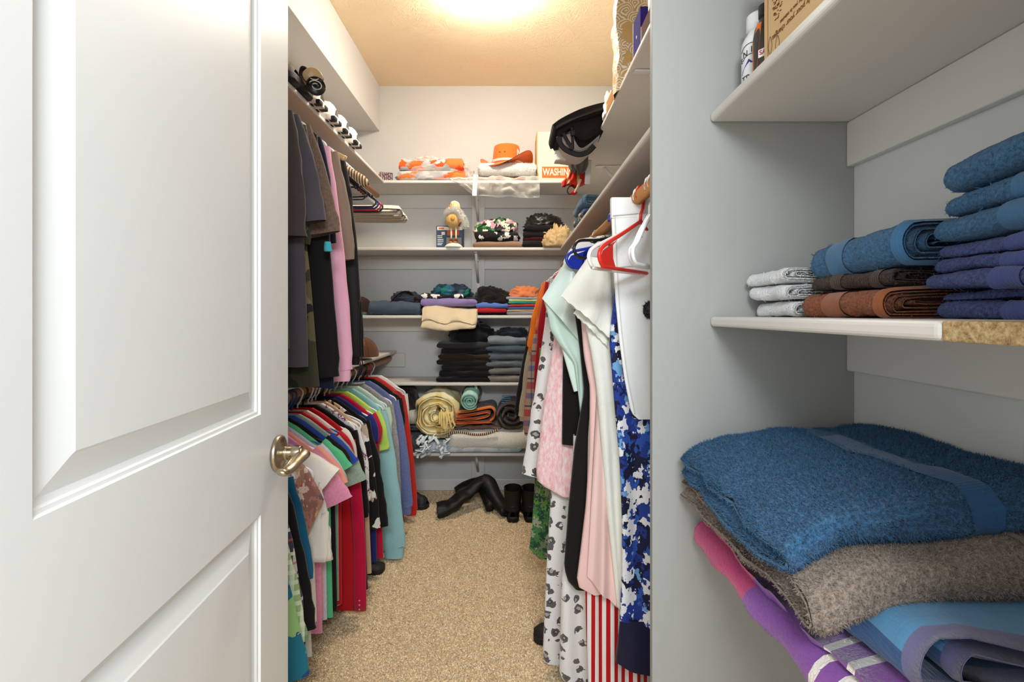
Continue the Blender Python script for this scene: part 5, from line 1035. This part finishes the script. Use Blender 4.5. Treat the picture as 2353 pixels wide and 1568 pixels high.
lr = drape('fleece_robe', 'white leopard print fleece robe reaching the carpet', 'robe', leopard(27), 1.70, [(1400, 540), (1330, 548), (1296, 590), (1288, 700), (1284, 900), (1266, 1133), (1256, 1294), (1247, 1495), (1250, 1515)], folds=3, amp=.022, group=gR, th=.06)
V, Fs = sleeve_vf((X(1298, 1.755), Z(650, 1.755)), (X(1229, 1.755), Z(1092, 1.755)), 1.755, .052, .044, .5, .004, seed=3, nseg=20); mesh('sleeve', (V, Fs), leopard(27), lr)
drape('fleece_trousers', 'white leopard print fleece trousers in front of the robe hem', 'trousers', leopard(27), 1.575, [(1318, 1000), (1316, 1180), (1290, 1320), (1285, 1545), (1290, 1558)], folds=2, amp=.014, group=gR, rw=[.3, .32, .33, .34, .34], th=.06)
drape('skirt', 'green paisley skirt with a lime hem behind the leopard robe', 'skirt', floral([(40, 90, 56), (70, 120, 70), (150, 160, 130), (30, 70, 50), (96, 150, 60), (120, 130, 100)], 64, stretch=(1, .4, .8), rough=.7), 2.0, [(1240, 800), (1234, 1000), (1228, 1140), (1222, 1220), (1216, 1262), (1240, 1282)], folds=4, amp=.014, group=gR)
for (y, nm, lb, c, sl, hv, hp) in ((1.86, 'wool_coat', 'grey cuffed coat glimpsed behind the leopard collar', fab((190, 186, 184)), ('l', (1262, 900)), 960, 'grey cuffed coat'), (2.1, 'shirt', 'deep red shirt between the leopard robe and the plaid shirt', fab((168, 20, 26)), ('l', (1232, 930)), 950, 'deep red shirt'), (2.17, 'shirt', 'orange polo shirt beside the plaid one', fab((232, 104, 36)), ('s', (1238, 760)), 930, 'orange polo'),
    (2.24, 'flannel_shirt', 'red, blue and tan plaid flannel with its sleeve hanging low', plaid((170, 150, 130), (('z', .12, .1, .25, (176, 52, 56), .8), ('z', .12, .45, .2, (96, 104, 140), .8), ('x', .05, .2, .3, (200, 60, 60), .35), ('z', .12, .75, .05, (50, 50, 70), .9), ('x', .05, .6, .1, (60, 66, 100), .6))), ('l', (1206, 990)), 950, 'plaid flannel'),
    (2.31, 'shirt', 'bright orange shirt with its sleeve sweeping towards the shelves', fab((240, 120, 30)), ('l', (1216, 800)), 940, 'bright orange shirt'), (2.38, 'shirt', 'tan twill shirt with a long cuffed sleeve', fab((176, 158, 130)), ('l', (1196, 958)), 950, 'tan twill shirt'), (2.47, 'long_sleeve_shirt', 'black shirt farthest along the right rod', fab((20, 17, 17)), ('l', (1186, 945)), 950, 'farthest black shirt')):
    garment(nm, lb, 'shirt' if 'coat' not in nm else 'coat', c, y, RRX, RRZ, -1, Z(hv, y), sl, hw=.165, hem=.18, group=gR, sr=(.055, .034) if sl[0] == 'l' else (.06, .05), cuff=.02 if sl[0] == 'l' else None, wall=False)
    hanger(f'wire hanger holding the {hp}', (200, 200, 200), RRX, y, RRZ, 'wire', hw=.163, drop=.085, group=ghR)
# ================================================================== shoes
def shoe(label, loc, rz, L=.28, upper=None, sole=None, collar=None, high=.10, cat='shoe', name='sneaker', toe=.055, group=None, laces=None, lugs=False, w=.05):
    o = thing(name, label, cat, loc, group); ca, sa = math.cos(rz), math.sin(rz)
    W = lambda v: np.stack([loc[0] + v[:, 0] * ca - v[:, 1] * sa, loc[1] + v[:, 0] * sa + v[:, 1] * ca, loc[2] + v[:, 2]], -1)
    s = np.linspace(0, 1, 22); hwid = w * np.interp(s, [0, .05, .2, .45, .7, .88, .96, 1], [.35, .66, .76, .72, 1, .94, .76, .42]); hgt = np.interp(s, [0, .04, .12, .35, .5, .65, .8, .93, 1], [high * .75, high, high * 1.02, high * .9, high * .72, toe * 1.25, toe, toe * .92, toe * .6]); na = 20
    V = []
    for i in range(22):
        a = np.linspace(-.15, math.pi + .15, na); V.append(np.stack([np.full(na, (s[i] - .5) * L), hwid[i] * np.cos(a) * (1 - .12 * np.clip(np.sin(a), 0, 1)), .018 + np.clip(np.sin(a), 0, 1) ** .75 * (hgt[i] - .018) - .003], -1))
    mesh('upper', (W(np.concatenate(V)), grid_faces(22, na)[:, ::-1]), upper, o)
    out = [((s_ - .5) * L * 1.03, k * h_ * 1.08) for k in (1, -1) for s_, h_ in (list(zip(s, hwid)) if k == 1 else list(zip(s, hwid))[::-1])]
    n = len(out); Vs = np.array([(a, b, z) for z in (0.0, .004, .02, .024) for a, b in out]); Vs[:n, 1] *= .96
    mesh('sole', (W(Vs), [tuple(q) for q in grid_faces(4, n, True)] + [tuple(range(n - 1, -1, -1)), tuple(range(3 * n, 4 * n))]), sole, o)
    cp_ = np.array([(-.5 * L + .15 * L + .13 * L * math.cos(a), w * .6 * math.sin(a), high * (.97 - .03 * math.cos(a))) for a in np.linspace(0, 2 * math.pi, 25)])
    vv, ff = tube(cp_, .010, 8); mesh('collar', (W(vv), ff), collar or upper, o)
    vv = np.array([(-.5 * L + .15 * L + .12 * L * math.cos(a), w * .55 * math.sin(a), high * .99) for a in np.linspace(0, 2 * math.pi, 24, endpoint=False)]); mesh('lining', (W(vv), [tuple(range(24))]), plain((28, 26, 26), .9), o)
    if laces:
        for k in range(4):
            xx = -.5 * L + L * (.34 + .07 * k); hh = np.interp(.34 + .07 * k, s, hgt); vv, ff = tube([(xx, -w * .38, hh * .93), (xx + .004, 0, hh + .004), (xx, w * .38, hh * .93)], .0028, 6); mesh('lace', (W(vv), ff), laces, o)
        vv, ff = tube(smooth_path([(-.14 * L, 0, high * .8), (-.2 * L, 0, high * 1.05), (-.22 * L, 0, high * 1.28)], 4), .02, 8, flat=.25, up=(1, 0, 0)); mesh('tongue', (W(vv), ff), collar or upper, o)
    if lugs:
        for k in (-1, 1):
            for j in range(2): vv, ff = box(.5 * L * (.97 - .2 * j) - .02, .5 * L * (.97 - .2 * j) + .012, k * w * .5 - .018, k * w * .5 + .018, -.0005, .018, .005); mesh('tread_lug', (W(vv), ff), plain((24, 22, 22), .6), o, False)
    return o
WSH, BSH = plain((240, 236, 228), .5, .4, bump=.2, bs=90), plain((34, 32, 32), .6, .4, bump=.2, bs=90)
gS = 'shoes on the high left shelf'
for i, (u, lb, cl) in enumerate(((728, 'white sneaker with dark sole next to the black shoe with tags', WSH), (762, 'white sneaker with dark sole, second from the black shoe with tags', WSH), (788, 'white sneaker with black collar, second from the end of the high shelf', BSH), (812, 'white sneaker with black collar, last on the high left shelf', BSH))):
    Y_ = .775 * F / (U0 - u); shoe(lb, (-.897, Y_, S1 + .001), 0, .29, WSH, plain((236, 232, 226), .5), cl, .13 if i < 2 else .145, 'shoe', 'sneaker', .1, gS, plain((236, 232, 226), .7), True, .056)
GSH = plain((96, 90, 84), .5, .4)
s1_ = shoe('dark grey shoe nearest the door on the high left shelf', (-.905, .775 * F / (U0 - 672), S1 + .001), 0, .29, GSH, BSH, BSH, .12, 'shoe', 'sneaker', .075, gS, BSH, False, .056)
s2_ = shoe('black shoe with two round emblem tags on the high left shelf', (-.905, .775 * F / (U0 - 702), S1 + .001), 0, .29, BSH, plain((22, 20, 20), .6), BSH, .13, 'shoe', 'sneaker', .08, gS, BSH, False, .056)
Yt = 1.87
for (u, v, r_, c, ink, tl_) in ((720, 181, .036, (206, 176, 130), (240, 232, 216), -.35), (727, 200, .032, (26, 24, 24), (236, 232, 226), .1)):
    tg = mesh('round_tag', xform(lathe([(r_, 0), (r_, .006), (r_ * .96, .008), (.001, .008)], 28, 'y'), rot=(tl_, 0, math.pi + .45), loc=(X(u, Yt), Yt - .004, Z(v, Yt))), plain(c, .35, .5), s2_)
    pts = [(math.cos(a) * r_ * (.2 + .55 * a / 9), -.0095, math.sin(a) * r_ * .8 * (.2 + .55 * a / 9)) for a in np.linspace(0, 9, 40)]
    mesh('script_mark', xform(tube(pts, .0018, 6), rot=(tl_, 0, .45), loc=(X(u, Yt), Yt - .004, Z(v, Yt))), plain(ink, .5), s2_)
    mesh('rim', xform(tube([(math.cos(a) * r_, -.006, math.sin(a) * r_) for a in np.linspace(0, 2 * math.pi, 33)], .002, 6), rot=(tl_, 0, .45), loc=(X(u, Yt), Yt - .004, Z(v, Yt))), plain((30, 28, 26), .5), s2_)
child_path = smooth_path([(X(694, 1.93), 1.93, Z(190, 1.93)), (X(698, 1.91), 1.91, Z(160, 1.91)), (X(708, 1.9), 1.9, Z(163, 1.9)), (X(714, 1.9), 1.9, Z(185, 1.9)), (X(722, 1.895), 1.895, Z(205, 1.895))], 6)
mesh('strap', tube(child_path, .014, 8, flat=.35), BSH, s2_)
# boots on the carpet
def wrinkle(vf, amp=.008, sc=18, seed=3):
    v = np.array(vf[0], float); v += np.array([[nz(q, sc, seed), nz(q, sc, seed + 7), nz(q, sc, seed + 13)] for q in v]) * amp; v[:, 2] = np.maximum(v[:, 2], .002); return v, vf[1]
LTH = plain((20, 17, 16), .55, .4, bump=.35, bs=40); gB = 'black boots on the carpet'
def boot(label, x, y, rz, hshaft, L=.25):
    b = shoe(label, (x, y, .003), rz, L, LTH, plain((14, 13, 13), .6), LTH, .085, 'boot', 'ankle_boot', .05, gB, None, False, .043)
    ca, sa = math.cos(rz), math.sin(rz); pts = [(x + (-.5 * L + .16 * L + k) * ca, y + (-.5 * L + .16 * L + k) * sa, .06 + h) for h, k in ((0, .0), (hshaft * .5, .004), (hshaft, -.004))]
    mesh('shaft', tube(smooth_path(pts, 4), np.linspace(.045, .052, 9), 18, cap=False, flat=.95, up=(ca, sa, 0)), LTH, b)
    mesh('heel_block', xform(box(-.03, .03, -.026, .026, -.002, .03, .004), rot=(0, 0, rz), loc=(pts[0][0] - .01 * ca, pts[0][1] - .01 * sa, .003)), plain((12, 11, 11), .5), b, False)
    mesh('zip', tube([(p[0] - .046 * sa, p[1] - .046 * ca, p[2]) for p in pts], .002, 6), metal((120, 110, 90), .4), b); return b
Yb_ = 2.96
boot('black ankle boot standing left of its mate under the lowest shelf', X(1179, 2.93), 3.02, math.pi / 2, .13)
boot('black ankle boot standing right of its mate under the lowest shelf', X(1216, 2.93), 3.02, math.pi / 2 + .08, .13)
tb_ = thing('tall_boot', 'tall black boot toppled over with its shaft on the carpet', 'boot', (X(1090, 3.0), 3.05, 0), gB)
mesh('shaft', wrinkle(tube(smooth_path([(X(1005, 2.98), 2.98, .040), (X(1035, 3.0), 3.0, .055), (X(1070, 3.06), 3.06, .10), (X(1100, 3.12), 3.12, .15), (X(1118, 3.14), 3.14, .165)], 8), np.interp(np.linspace(0, 1, 33), [0, .3, .7, 1], [.064, .058, .046, .042]), 20, flat=.62), .014, 16), LTH, tb_)
mesh('foot', wrinkle(tube(smooth_path([(X(1108, 3.14), 3.14, .16), (X(1122, 3.13), 3.13, .15), (X(1136, 3.08), 3.08, .10), (X(1150, 3.02), 3.02, .055), (X(1158, 2.97), 2.95, .035)], 7), np.interp(np.linspace(0, 1, 29), [0, .3, .7, 1], [.046, .052, .044, .026]), 18, flat=.8), .006, 20), LTH, tb_)
mesh('sole', tube(smooth_path([(X(1140, 3.13), 3.14, .12), (X(1156, 3.06), 3.06, .065), (X(1164, 3.0), 2.96, .018)], 6), .013, 8), plain((14, 13, 13), .6), tb_)
tb2 = thing('tall_boot', 'second tall black boot lying crumpled behind the toppled one', 'boot', (X(1110, 3.1), 3.15, 0), gB)
mesh('shaft', wrinkle(tube(smooth_path([(X(1050, 3.2), 3.2, .06), (X(1085, 3.23), 3.23, .10), (X(1110, 3.24), 3.24, .12)], 8), .052, 18, flat=.7), .012, 16, 9), LTH, tb2)
mesh('foot', wrinkle(tube(smooth_path([(X(1106, 3.24), 3.24, .12), (X(1118, 3.16), 3.14, .08), (X(1127, 3.06), 3.02, .04)], 7), np.linspace(.046, .028, 15), 16), .005, 20, 4), LTH, tb2)
shoe('black slide shoe on the carpet under the leopard robe', (X(1308, 1.86), 1.86, .002), math.radians(176), .25, BSH, BSH, BSH, .075, 'shoe', 'slide_shoe', .055, None, None, False, .045)
shoe('black flat shoe poking out under the royal navy tee', (X(833, 2.36), 2.36, .002), -.1, .2, BSH, BSH, BSH, .05, 'shoe', 'flat_shoe', .04, None, None, False, .04)
shoe('black shoe on the carpet behind the red track jacket', (X(940, 3.15), 3.15, .002), -.3, .25, BSH, BSH, BSH, .14, 'shoe', 'high_shoe', .08, None, None, False, .045)
# caps on the low left shelf
cap('plain brown cap resting on the low left shelf', (104, 66, 48), (X(827, 2.75), 2.75, .952), -1.3, .088)
cap('orange, blue and white cap stacked behind the brown one', (230, 90, 40), (X(793, 2.6), 2.6, .952 + .07), -1.2, .085, (50, 90, 170), mat=floral([(236, 96, 40), (60, 100, 180), (240, 236, 230), (240, 130, 50)], 16))
# ================================================================== high right shelf
gK = 'things on the high right shelf'
Yk = 2.3
bg = thing('sling_bag', 'black padded bag with white lining tipping off the high right shelf', 'bag', (X(1350, Yk), Yk, S1), gK)
M_BB = fab((36, 30, 28), (26, 21, 20), .95, sheen=0)
# flap: thick curved slab
def curved_slab(top, bot, y0, y1, mat, name, parent, r=.02):
    A = [(X(u, y0), Z(v, y0)) for u, v in top]; B = [(X(u, y0), Z(v, y0)) for u, v in bot]; n = len(A); A = np.array(smooth_path([(a, 0, b) for a, b in A], 5)); B = np.array(smooth_path([(a, 0, b) for a, b in B], 5)); m = len(A)
    prof_ = [(0, .35), (.06, .08), (.18, 0), (.82, 0), (.94, .08), (1, .35)]; V = []
    for (t_, ins) in prof_:
        y = y0 + (y1 - y0) * t_; P_ = A * (1 - ins * .5) + B * ins * .5; Q_ = B * (1 - ins * .5) + A * ins * .5; ring = np.concatenate([P_, Q_[::-1]]); ring = ring.copy(); ring[:, 1] = y; V.append(ring)
    k = 2 * m; mesh(name, (np.concatenate(V), [tuple(q) for q in grid_faces(len(prof_), k, True)] + [tuple(range(k)), tuple(range((len(prof_) - 1) * k, len(prof_) * k))[::-1]]), mat, parent)
curved_slab([(1270, 283), (1290, 268), (1330, 248), (1370, 235), (1412, 226)], [(1277, 302), (1300, 290), (1330, 276), (1370, 262), (1412, 254)], Yk - .10, Yk + .16, M_BB, 'top_flap', bg)
curved_slab([(1277, 300), (1298, 288), (1318, 280)], [(1288, 316), (1303, 303), (1318, 292)], Yk - .08, Yk + .14, M_BB, 'corner_pad', bg)
curved_slab([(1317, 276), (1350, 264), (1396, 252), (1404, 258)], [(1322, 318), (1335, 336), (1352, 330), (1392, 296)], Yk - .085, Yk + .10, M_BB, 'front_pocket', bg)
curved_slab([(1288, 312), (1310, 296), (1335, 300), (1380, 300)], [(1300, 338), (1320, 352), (1345, 352), (1378, 318)], Yk - .06, Yk + .12, fab((216, 204, 196), (200, 188, 180)), 'lining', bg)
for nm, pts, w in (('strap', [(1285, 314), (1288, 330), (1302, 345), (1328, 355), (1350, 350), (1366, 335)], .012), ('strap', [(1295, 306), (1303, 322), (1314, 338)], .008), ('webbing', [(1314, 292), (1316, 318), (1317, 342)], .006)):
    mesh(nm, tube(smooth_path([(X(u, Yk - .09), Yk - .09, Z(v, Yk - .09)) for u, v in pts], 6), w, 8, flat=.3, up=(0, 1, 0)), plain((22, 20, 20), .7), bg)
for q in ((1316, 306), (1314, 338)): mesh('buckle', xform(box(-.009, .009, -.006, .006, -.012, .012, .003), loc=(X(q[0], Yk - .1), Yk - .1, Z(q[1], Yk - .1))), plain((14, 13, 13), .3), bg, False)
M_WH = fab((240, 236, 230), (226, 220, 212)); Yc = 2.42
crumple('crumpled_cloth', 'white crumpled cloth hanging under the black bag', 'cloth', M_WH, (X(1303, Yc), Yc, Z(373, Yc)), .12, .09, .1, 15, .25, fine=.12)
V, Fs = tube_rows([(Z(v, 2.5), X(a, 2.5), X(b, 2.5), .05) for v, a, b in ((352, 1318, 1352), (366, 1312, 1352), (380, 1306, 1352), (394, 1312, 1346), (398, 1320, 1340))], 2.5, 5, .012, 3, 40, 20); mesh('crumpled_cloth', (V, Fs), fab((136, 126, 118), (104, 96, 92)), None, True, 'grey wrinkled cloth hanging between the white cloth and the red scarf', 'cloth')
sc_ = thing('scarf', 'red and tan scarf dangling below the high right shelf', 'scarf', (X(1325, 2.55), 2.55, Z(446, 2.55)))
V, Fs = tube_rows([(Z(v, 2.55), X(a, 2.55), X(b, 2.55), .05) for v, a, b in ((384, 1322, 1348), (396, 1308, 1352), (410, 1300, 1354), (420, 1290, 1352), (428, 1292, 1330))], 2.55, 5, .014, 9, 44, 22); mesh('cloth', (V, Fs), stripes((196, 44, 26), (206, 160, 108), .05, .25, 'x'), sc_)
mesh('tail', tube(smooth_path([(X(1334, 2.52), 2.52, Z(414, 2.52)), (X(1328, 2.52), 2.52, Z(430, 2.52)), (X(1320, 2.52), 2.52, Z(444, 2.52))], 6), np.linspace(.02, .012, 13), 10, flat=.4), fab((216, 190, 150)), sc_)
mesh('tail_tip', blob((X(1319, 2.52), 2.52, Z(443, 2.52)), .014, (1.2, .5, .8)), fab((190, 26, 30)), sc_)
mesh('loop', tube(smooth_path([(X(1312, 2.52), 2.52, Z(424, 2.52)), (X(1304, 2.52), 2.52, Z(437, 2.52)), (X(1308, 2.52), 2.52, Z(446, 2.52)), (X(1318, 2.52), 2.52, Z(444, 2.52))], 6), .0035, 6), fab((70, 40, 30)), sc_)
mesh('white_label', xform(box(-.014, .014, -.003, .003, -.06, .06, .002), rot=(0, .06, 0), loc=(X(1351, 2.5), 2.49, Z(397, 2.5))), fab((226, 220, 210)), sc_)
crumple('tissue_bundle', 'crumpled white tissue on the edge of the high right shelf', 'paper', M_WH, (X(1398, 2.1) + .02, 2.12, S1 + .001), .07, .12, .1, 33, .25, fine=.2)
# patterned paper bag
t = NT('wave_paper'); v = t.coord(); s = t.sep(v); cmb = t.n('ShaderNodeCombineXYZ')
row = t.math('FLOOR', t.math('DIVIDE', s[2], .03)); xo = t.math('ADD', t.math('ADD', s[0], s[1]), t.math('MULTIPLY', row, .035)); lx = t.math('SUBTRACT', t.math('FRACT', t.math('ADD', t.math('DIVIDE', xo, .07), 20.0)), .5)
lz = t.math('FRACT', t.math('ADD', t.math('DIVIDE', s[2], .03), 20.0)); rr_ = t.math('SQRT', t.math('ADD', t.math('POWER', t.math('MULTIPLY', lx, .07), 2.0), t.math('POWER', t.math('MULTIPLY', lz, .03), 2.0)))
ring = t.math('LESS_THAN', t.math('FRACT', t.math('DIVIDE', rr_, .009)), .42); msk = t.math('GREATER_THAN', t.noise(v, 7, 2), .40)
t.color(t.mix(t.math('MULTIPLY', ring, msk), lin((214, 178, 118)), lin((250, 244, 232)))); t.bump(t.noise(v, 26, 4, .6, 1), .8, .008); M_WAVE = t.done(.45, .5)
Yg = 1.82
gb = thing('gift_bag', 'tan paper bag printed with white wave scallops', 'paper bag', (.44, Yg + .05, S1), gK)
V, Fs = tube_rows([(Z(-60, Yg), X(1421, Yg), X(1500, Yg), .09), (Z(0, Yg), X(1420, Yg), X(1500, Yg), .1), (Z(60, Yg), X(1416, Yg), X(1498, Yg), .11), (Z(115, Yg), X(1421, Yg), X(1496, Yg), .12), (Z(150, Yg), X(1418, Yg), X(1496, Yg), .13), (Z(200, Yg), X(1420, Yg), X(1496, Yg), .13)], Yg + .06, 4, .008, 4, 48, 34, pw=.4)
V = np.array(V)
for i, q in enumerate(V): V[i] += np.array([nz(q, 30, 5) * .007, nz(q, 26, 9) * .008, 0])
mesh('paper_body', (V, Fs), M_WAVE, gb); mesh('base_board', box(.39, .47, Yg + .0, Yg + .12, S1 + .001, S1 + .004, .001), plain((190, 160, 110), .8), gb, False)
mesh('kraft_flap_box', xform(box(-.016, .05, -.09, .09, 0, .05, .002), loc=(.402, 2.02, S1 + .001)), plain((172, 124, 68), .85, .1), None, False, 'small open kraft box behind the wave printed bag', 'box')
mesh('dark_case', box(.392, .44, 2.2, 2.3, S1 + .001, S1 + .09, .004), plain((74, 52, 38), .6), None, False, 'small dark brown case behind the kraft box', 'case')
for (y0, y1, c, lb, vt) in ((1.545, 1.64, (52, 42, 124), 'purple boxed book standing on the high right shelf', 35), (1.42, 1.54, (104, 72, 56), 'brown boxed book nearer the grey panel than the purple one', 36)):
    bk = thing('boxed_book', lb, 'book', (.42, (y0 + y1) / 2, S1), 'boxed books'); zt2 = Z(vt, (y0 + y1) / 2)
    mesh('case', box(.3885, .46, y0, y1, S1 + .001, zt2, .002), plain(c, .85, .08), bk, False); mesh('edge_band', box(.388, .39, y1 - .003, y1 + .0005, S1 + .001, zt2, .0008), plain((236, 226, 214), .5), bk, False)
    mesh('heart_mark', xform(blob((0, 0, 0), .005, (.3, 1, 1.1), 12), loc=(.3885, (y0 + y1) / 2, Z(86, (y0 + y1) / 2))), plain((240, 234, 226), .5), bk)
mesh('white_tub', xform(lathe([(.028, 0), (.03, .004), (.03, .07), (.0275, .076), (.0275, .1), (.02, .104), (.001, .104)], 28), loc=(.424, 1.475, Z(36, 1.48) + .0005)), plain((244, 242, 238), .3, .5), None, True, 'white lidded tub standing on the boxed books', 'tub')
# ================================================================== top of the linen nook
bo = thing('pill_bottle', 'white supplement bottle with purple mountain label', 'bottle', (.470, .965, ZT)); bxc, byc = .470, .965
WB = plain((238, 238, 238), .3, .5)
mesh('bottle_body', xform(lathe([(.030, 0), (.033, .003), (.034, .01), (.034, .098), (.033, .106), (.028, .117), (.0235, .123), (.0225, .127)], 36), loc=(bxc, byc, ZT + .0006)), WB, bo)
mesh('cap', xform(lathe([(.0245, .127), (.0245, .1295), (.0255, .13), (.0255, .154), (.0245, .157), (.001, .158)], 36), loc=(bxc, byc, ZT + .0006)), WB, bo)
def wrap(vf, r, c, z, a0=-math.pi / 2):   # bend flat print around the bottle, facing the camera side
    v = np.asarray(vf[0], float); a = a0 + v[:, 0] / r; return np.stack([c[0] + (r + v[:, 2]) * np.cos(a), c[1] + (r + v[:, 2]) * np.sin(a), z + v[:, 1]], -1), vf[1]
def subdiv(vf, n=1): return vf
AF = -2.6; INK = plain((60, 56, 60), .6)
for tx, sz, dx_, dz_ in (('N', .016, -.010, .080), ('I', .016, .004, .084), ('E', .013, -.021, .072)): mesh('lettering', wrap(xform(text_vf(tx, sz), loc=(dx_, 0, .0004)), .0342, (bxc, byc), ZT + dz_, AF), INK, bo, False)
for k_, ch in enumerate('TRES'): mesh('lettering', wrap(xform(text_vf(ch, .019), loc=(-.014 + k_ * .011, 0, .0004)), .0342, (bxc, byc), ZT + .033, AF), INK, bo, False)
mv = ([(-.022, 0, .0004), (.02, 0, .0004), (.02, .012, .0004), (.012, .019, .0004), (.006, .016, .0004), (-.002, .024, .0004), (-.010, .014, .0004), (-.018, .006, .0004)], [(0, 1, 2, 3, 4, 5, 6, 7)]); mesh('mountain_print', wrap(mv, .0342, (bxc, byc), ZT + .045, AF), plain((86, 50, 140), .5), bo, False)
for dz_, hr in ((.096, .022), (.076, .016), (.022, .03)): mesh('label_line', wrap(tube([(hr * math.cos(a), hr * .55 * math.sin(a) if dz_ > .03 else 0, .0004) for a in np.linspace(.2, math.pi - .2, 14)], .0006, 6), .0342, (bxc, byc), ZT + dz_ - hr * .5, AF), INK, bo)
bo2 = thing('supplement_bottle', 'dark bottle with an orange label squeezed behind the white one', 'bottle', (.456, .905, ZT))
mesh('bottle_body', xform(lathe([(.024, 0), (.0265, .004), (.0265, .085), (.024, .1), (.017, .114), (.016, .12)], 30), loc=(.456, .905, ZT + .0006)), plain((58, 52, 50), .4, .5), bo2)
mesh('cap', xform(lathe([(.0175, .12), (.018, .123), (.018, .14), (.001, .142)], 24), loc=(.456, .905, ZT + .0006)), plain((40, 36, 36), .4), bo2)
lb_ = ([(-.03, .0, .0004), (-.016, 0, .0004), (-.010, .05, .0004), (-.004, .1, .0004), (-.012, .1, .0004), (-.03, .075, .0004)], [(0, 1, 2, 3, 4, 5)]); mesh('orange_label', wrap(lb_, .0268, (.456, .905), ZT + .004, -2.35), plain((214, 110, 50), .5), bo2, False)
mesh('white_patch', wrap(([(-.010, .042, .0006), (.006, .044, .0006), (.006, .058, .0006), (-.010, .056, .0006)], [(0, 1, 2, 3)]), .027, (.456, .905), ZT, -2.35), plain((236, 232, 228), .5), bo2, False)
mesh('lettering', wrap(xform(text_vf('SA', .011), loc=(-.002, .050, .0009)), .027, (.456, .905), ZT, -2.35), plain((196, 60, 40), .5), bo2, False)
kb = thing('kraft_box', 'kraft paper box printed with a dotted emblem and script, leaning upside down', 'box', (.47, .76, ZT)); K0, K1, KX = .655, .868, .428
mesh('carton', box(KX, KX + .09, K0, K1, ZT + .0006, ZT + .24, .0015), plain((218, 184, 136), .85, .15, bump=.15, bs=300), kb, False)
KI = plain((122, 78, 44), .8)
kside = lambda vf, y, z: xform(vf, rot=(math.pi / 2, 0, -math.pi / 2), loc=(KX - .0004, y, z))
mesh('side_crease', box(KX - .0005, KX + .001, K1 - .0145, K1 - .0135, ZT + .001, ZT + .24, .0002), KI, kb, False)
g2 = np.random.default_rng(8); dots = []
for _ in range(90):
    a, r_ = g2.random() * 6.28, math.sqrt(g2.random()); yy_, zz_ = .8237 + math.cos(a) * r_ * .016, ZT + .1 + math.sin(a) * r_ * .03; an = g2.random() * 3
    dots.append(box(KX - .0006, KX + .0004, yy_ - .0018, yy_ + .0018, zz_ - .0006, zz_ + .0006, 0))
dt = mesh('dotted_emblem', cat_vf(*dots), KI, kb, False, kind='stuff')
mesh('script_print', kside(xform(text_vf('simply pour your changes', .0125), rot=(0, 0, math.pi)), K0 + .12, ZT + .047), KI, kb, False)
mesh('script_print', kside(xform(text_vf('made for you in minutes', .0085), rot=(0, 0, math.pi)), K0 + .118, ZT + .06), KI, kb, False)
for (y_, z_, l_) in ((K1 - .022, ZT + .022, .032), (K1 - .045, ZT + .014, .03)):
    mesh('leaf_print', tube(smooth_path([(KX - .0005, y_, z_), (KX - .0005, y_ - .006, z_ + l_ * .5), (KX - .0005, y_, z_ + l_), (KX - .0005, y_ + .006, z_ + l_ * .5), (KX - .0005, y_, z_)], 5), .0004, 5), KI, kb)
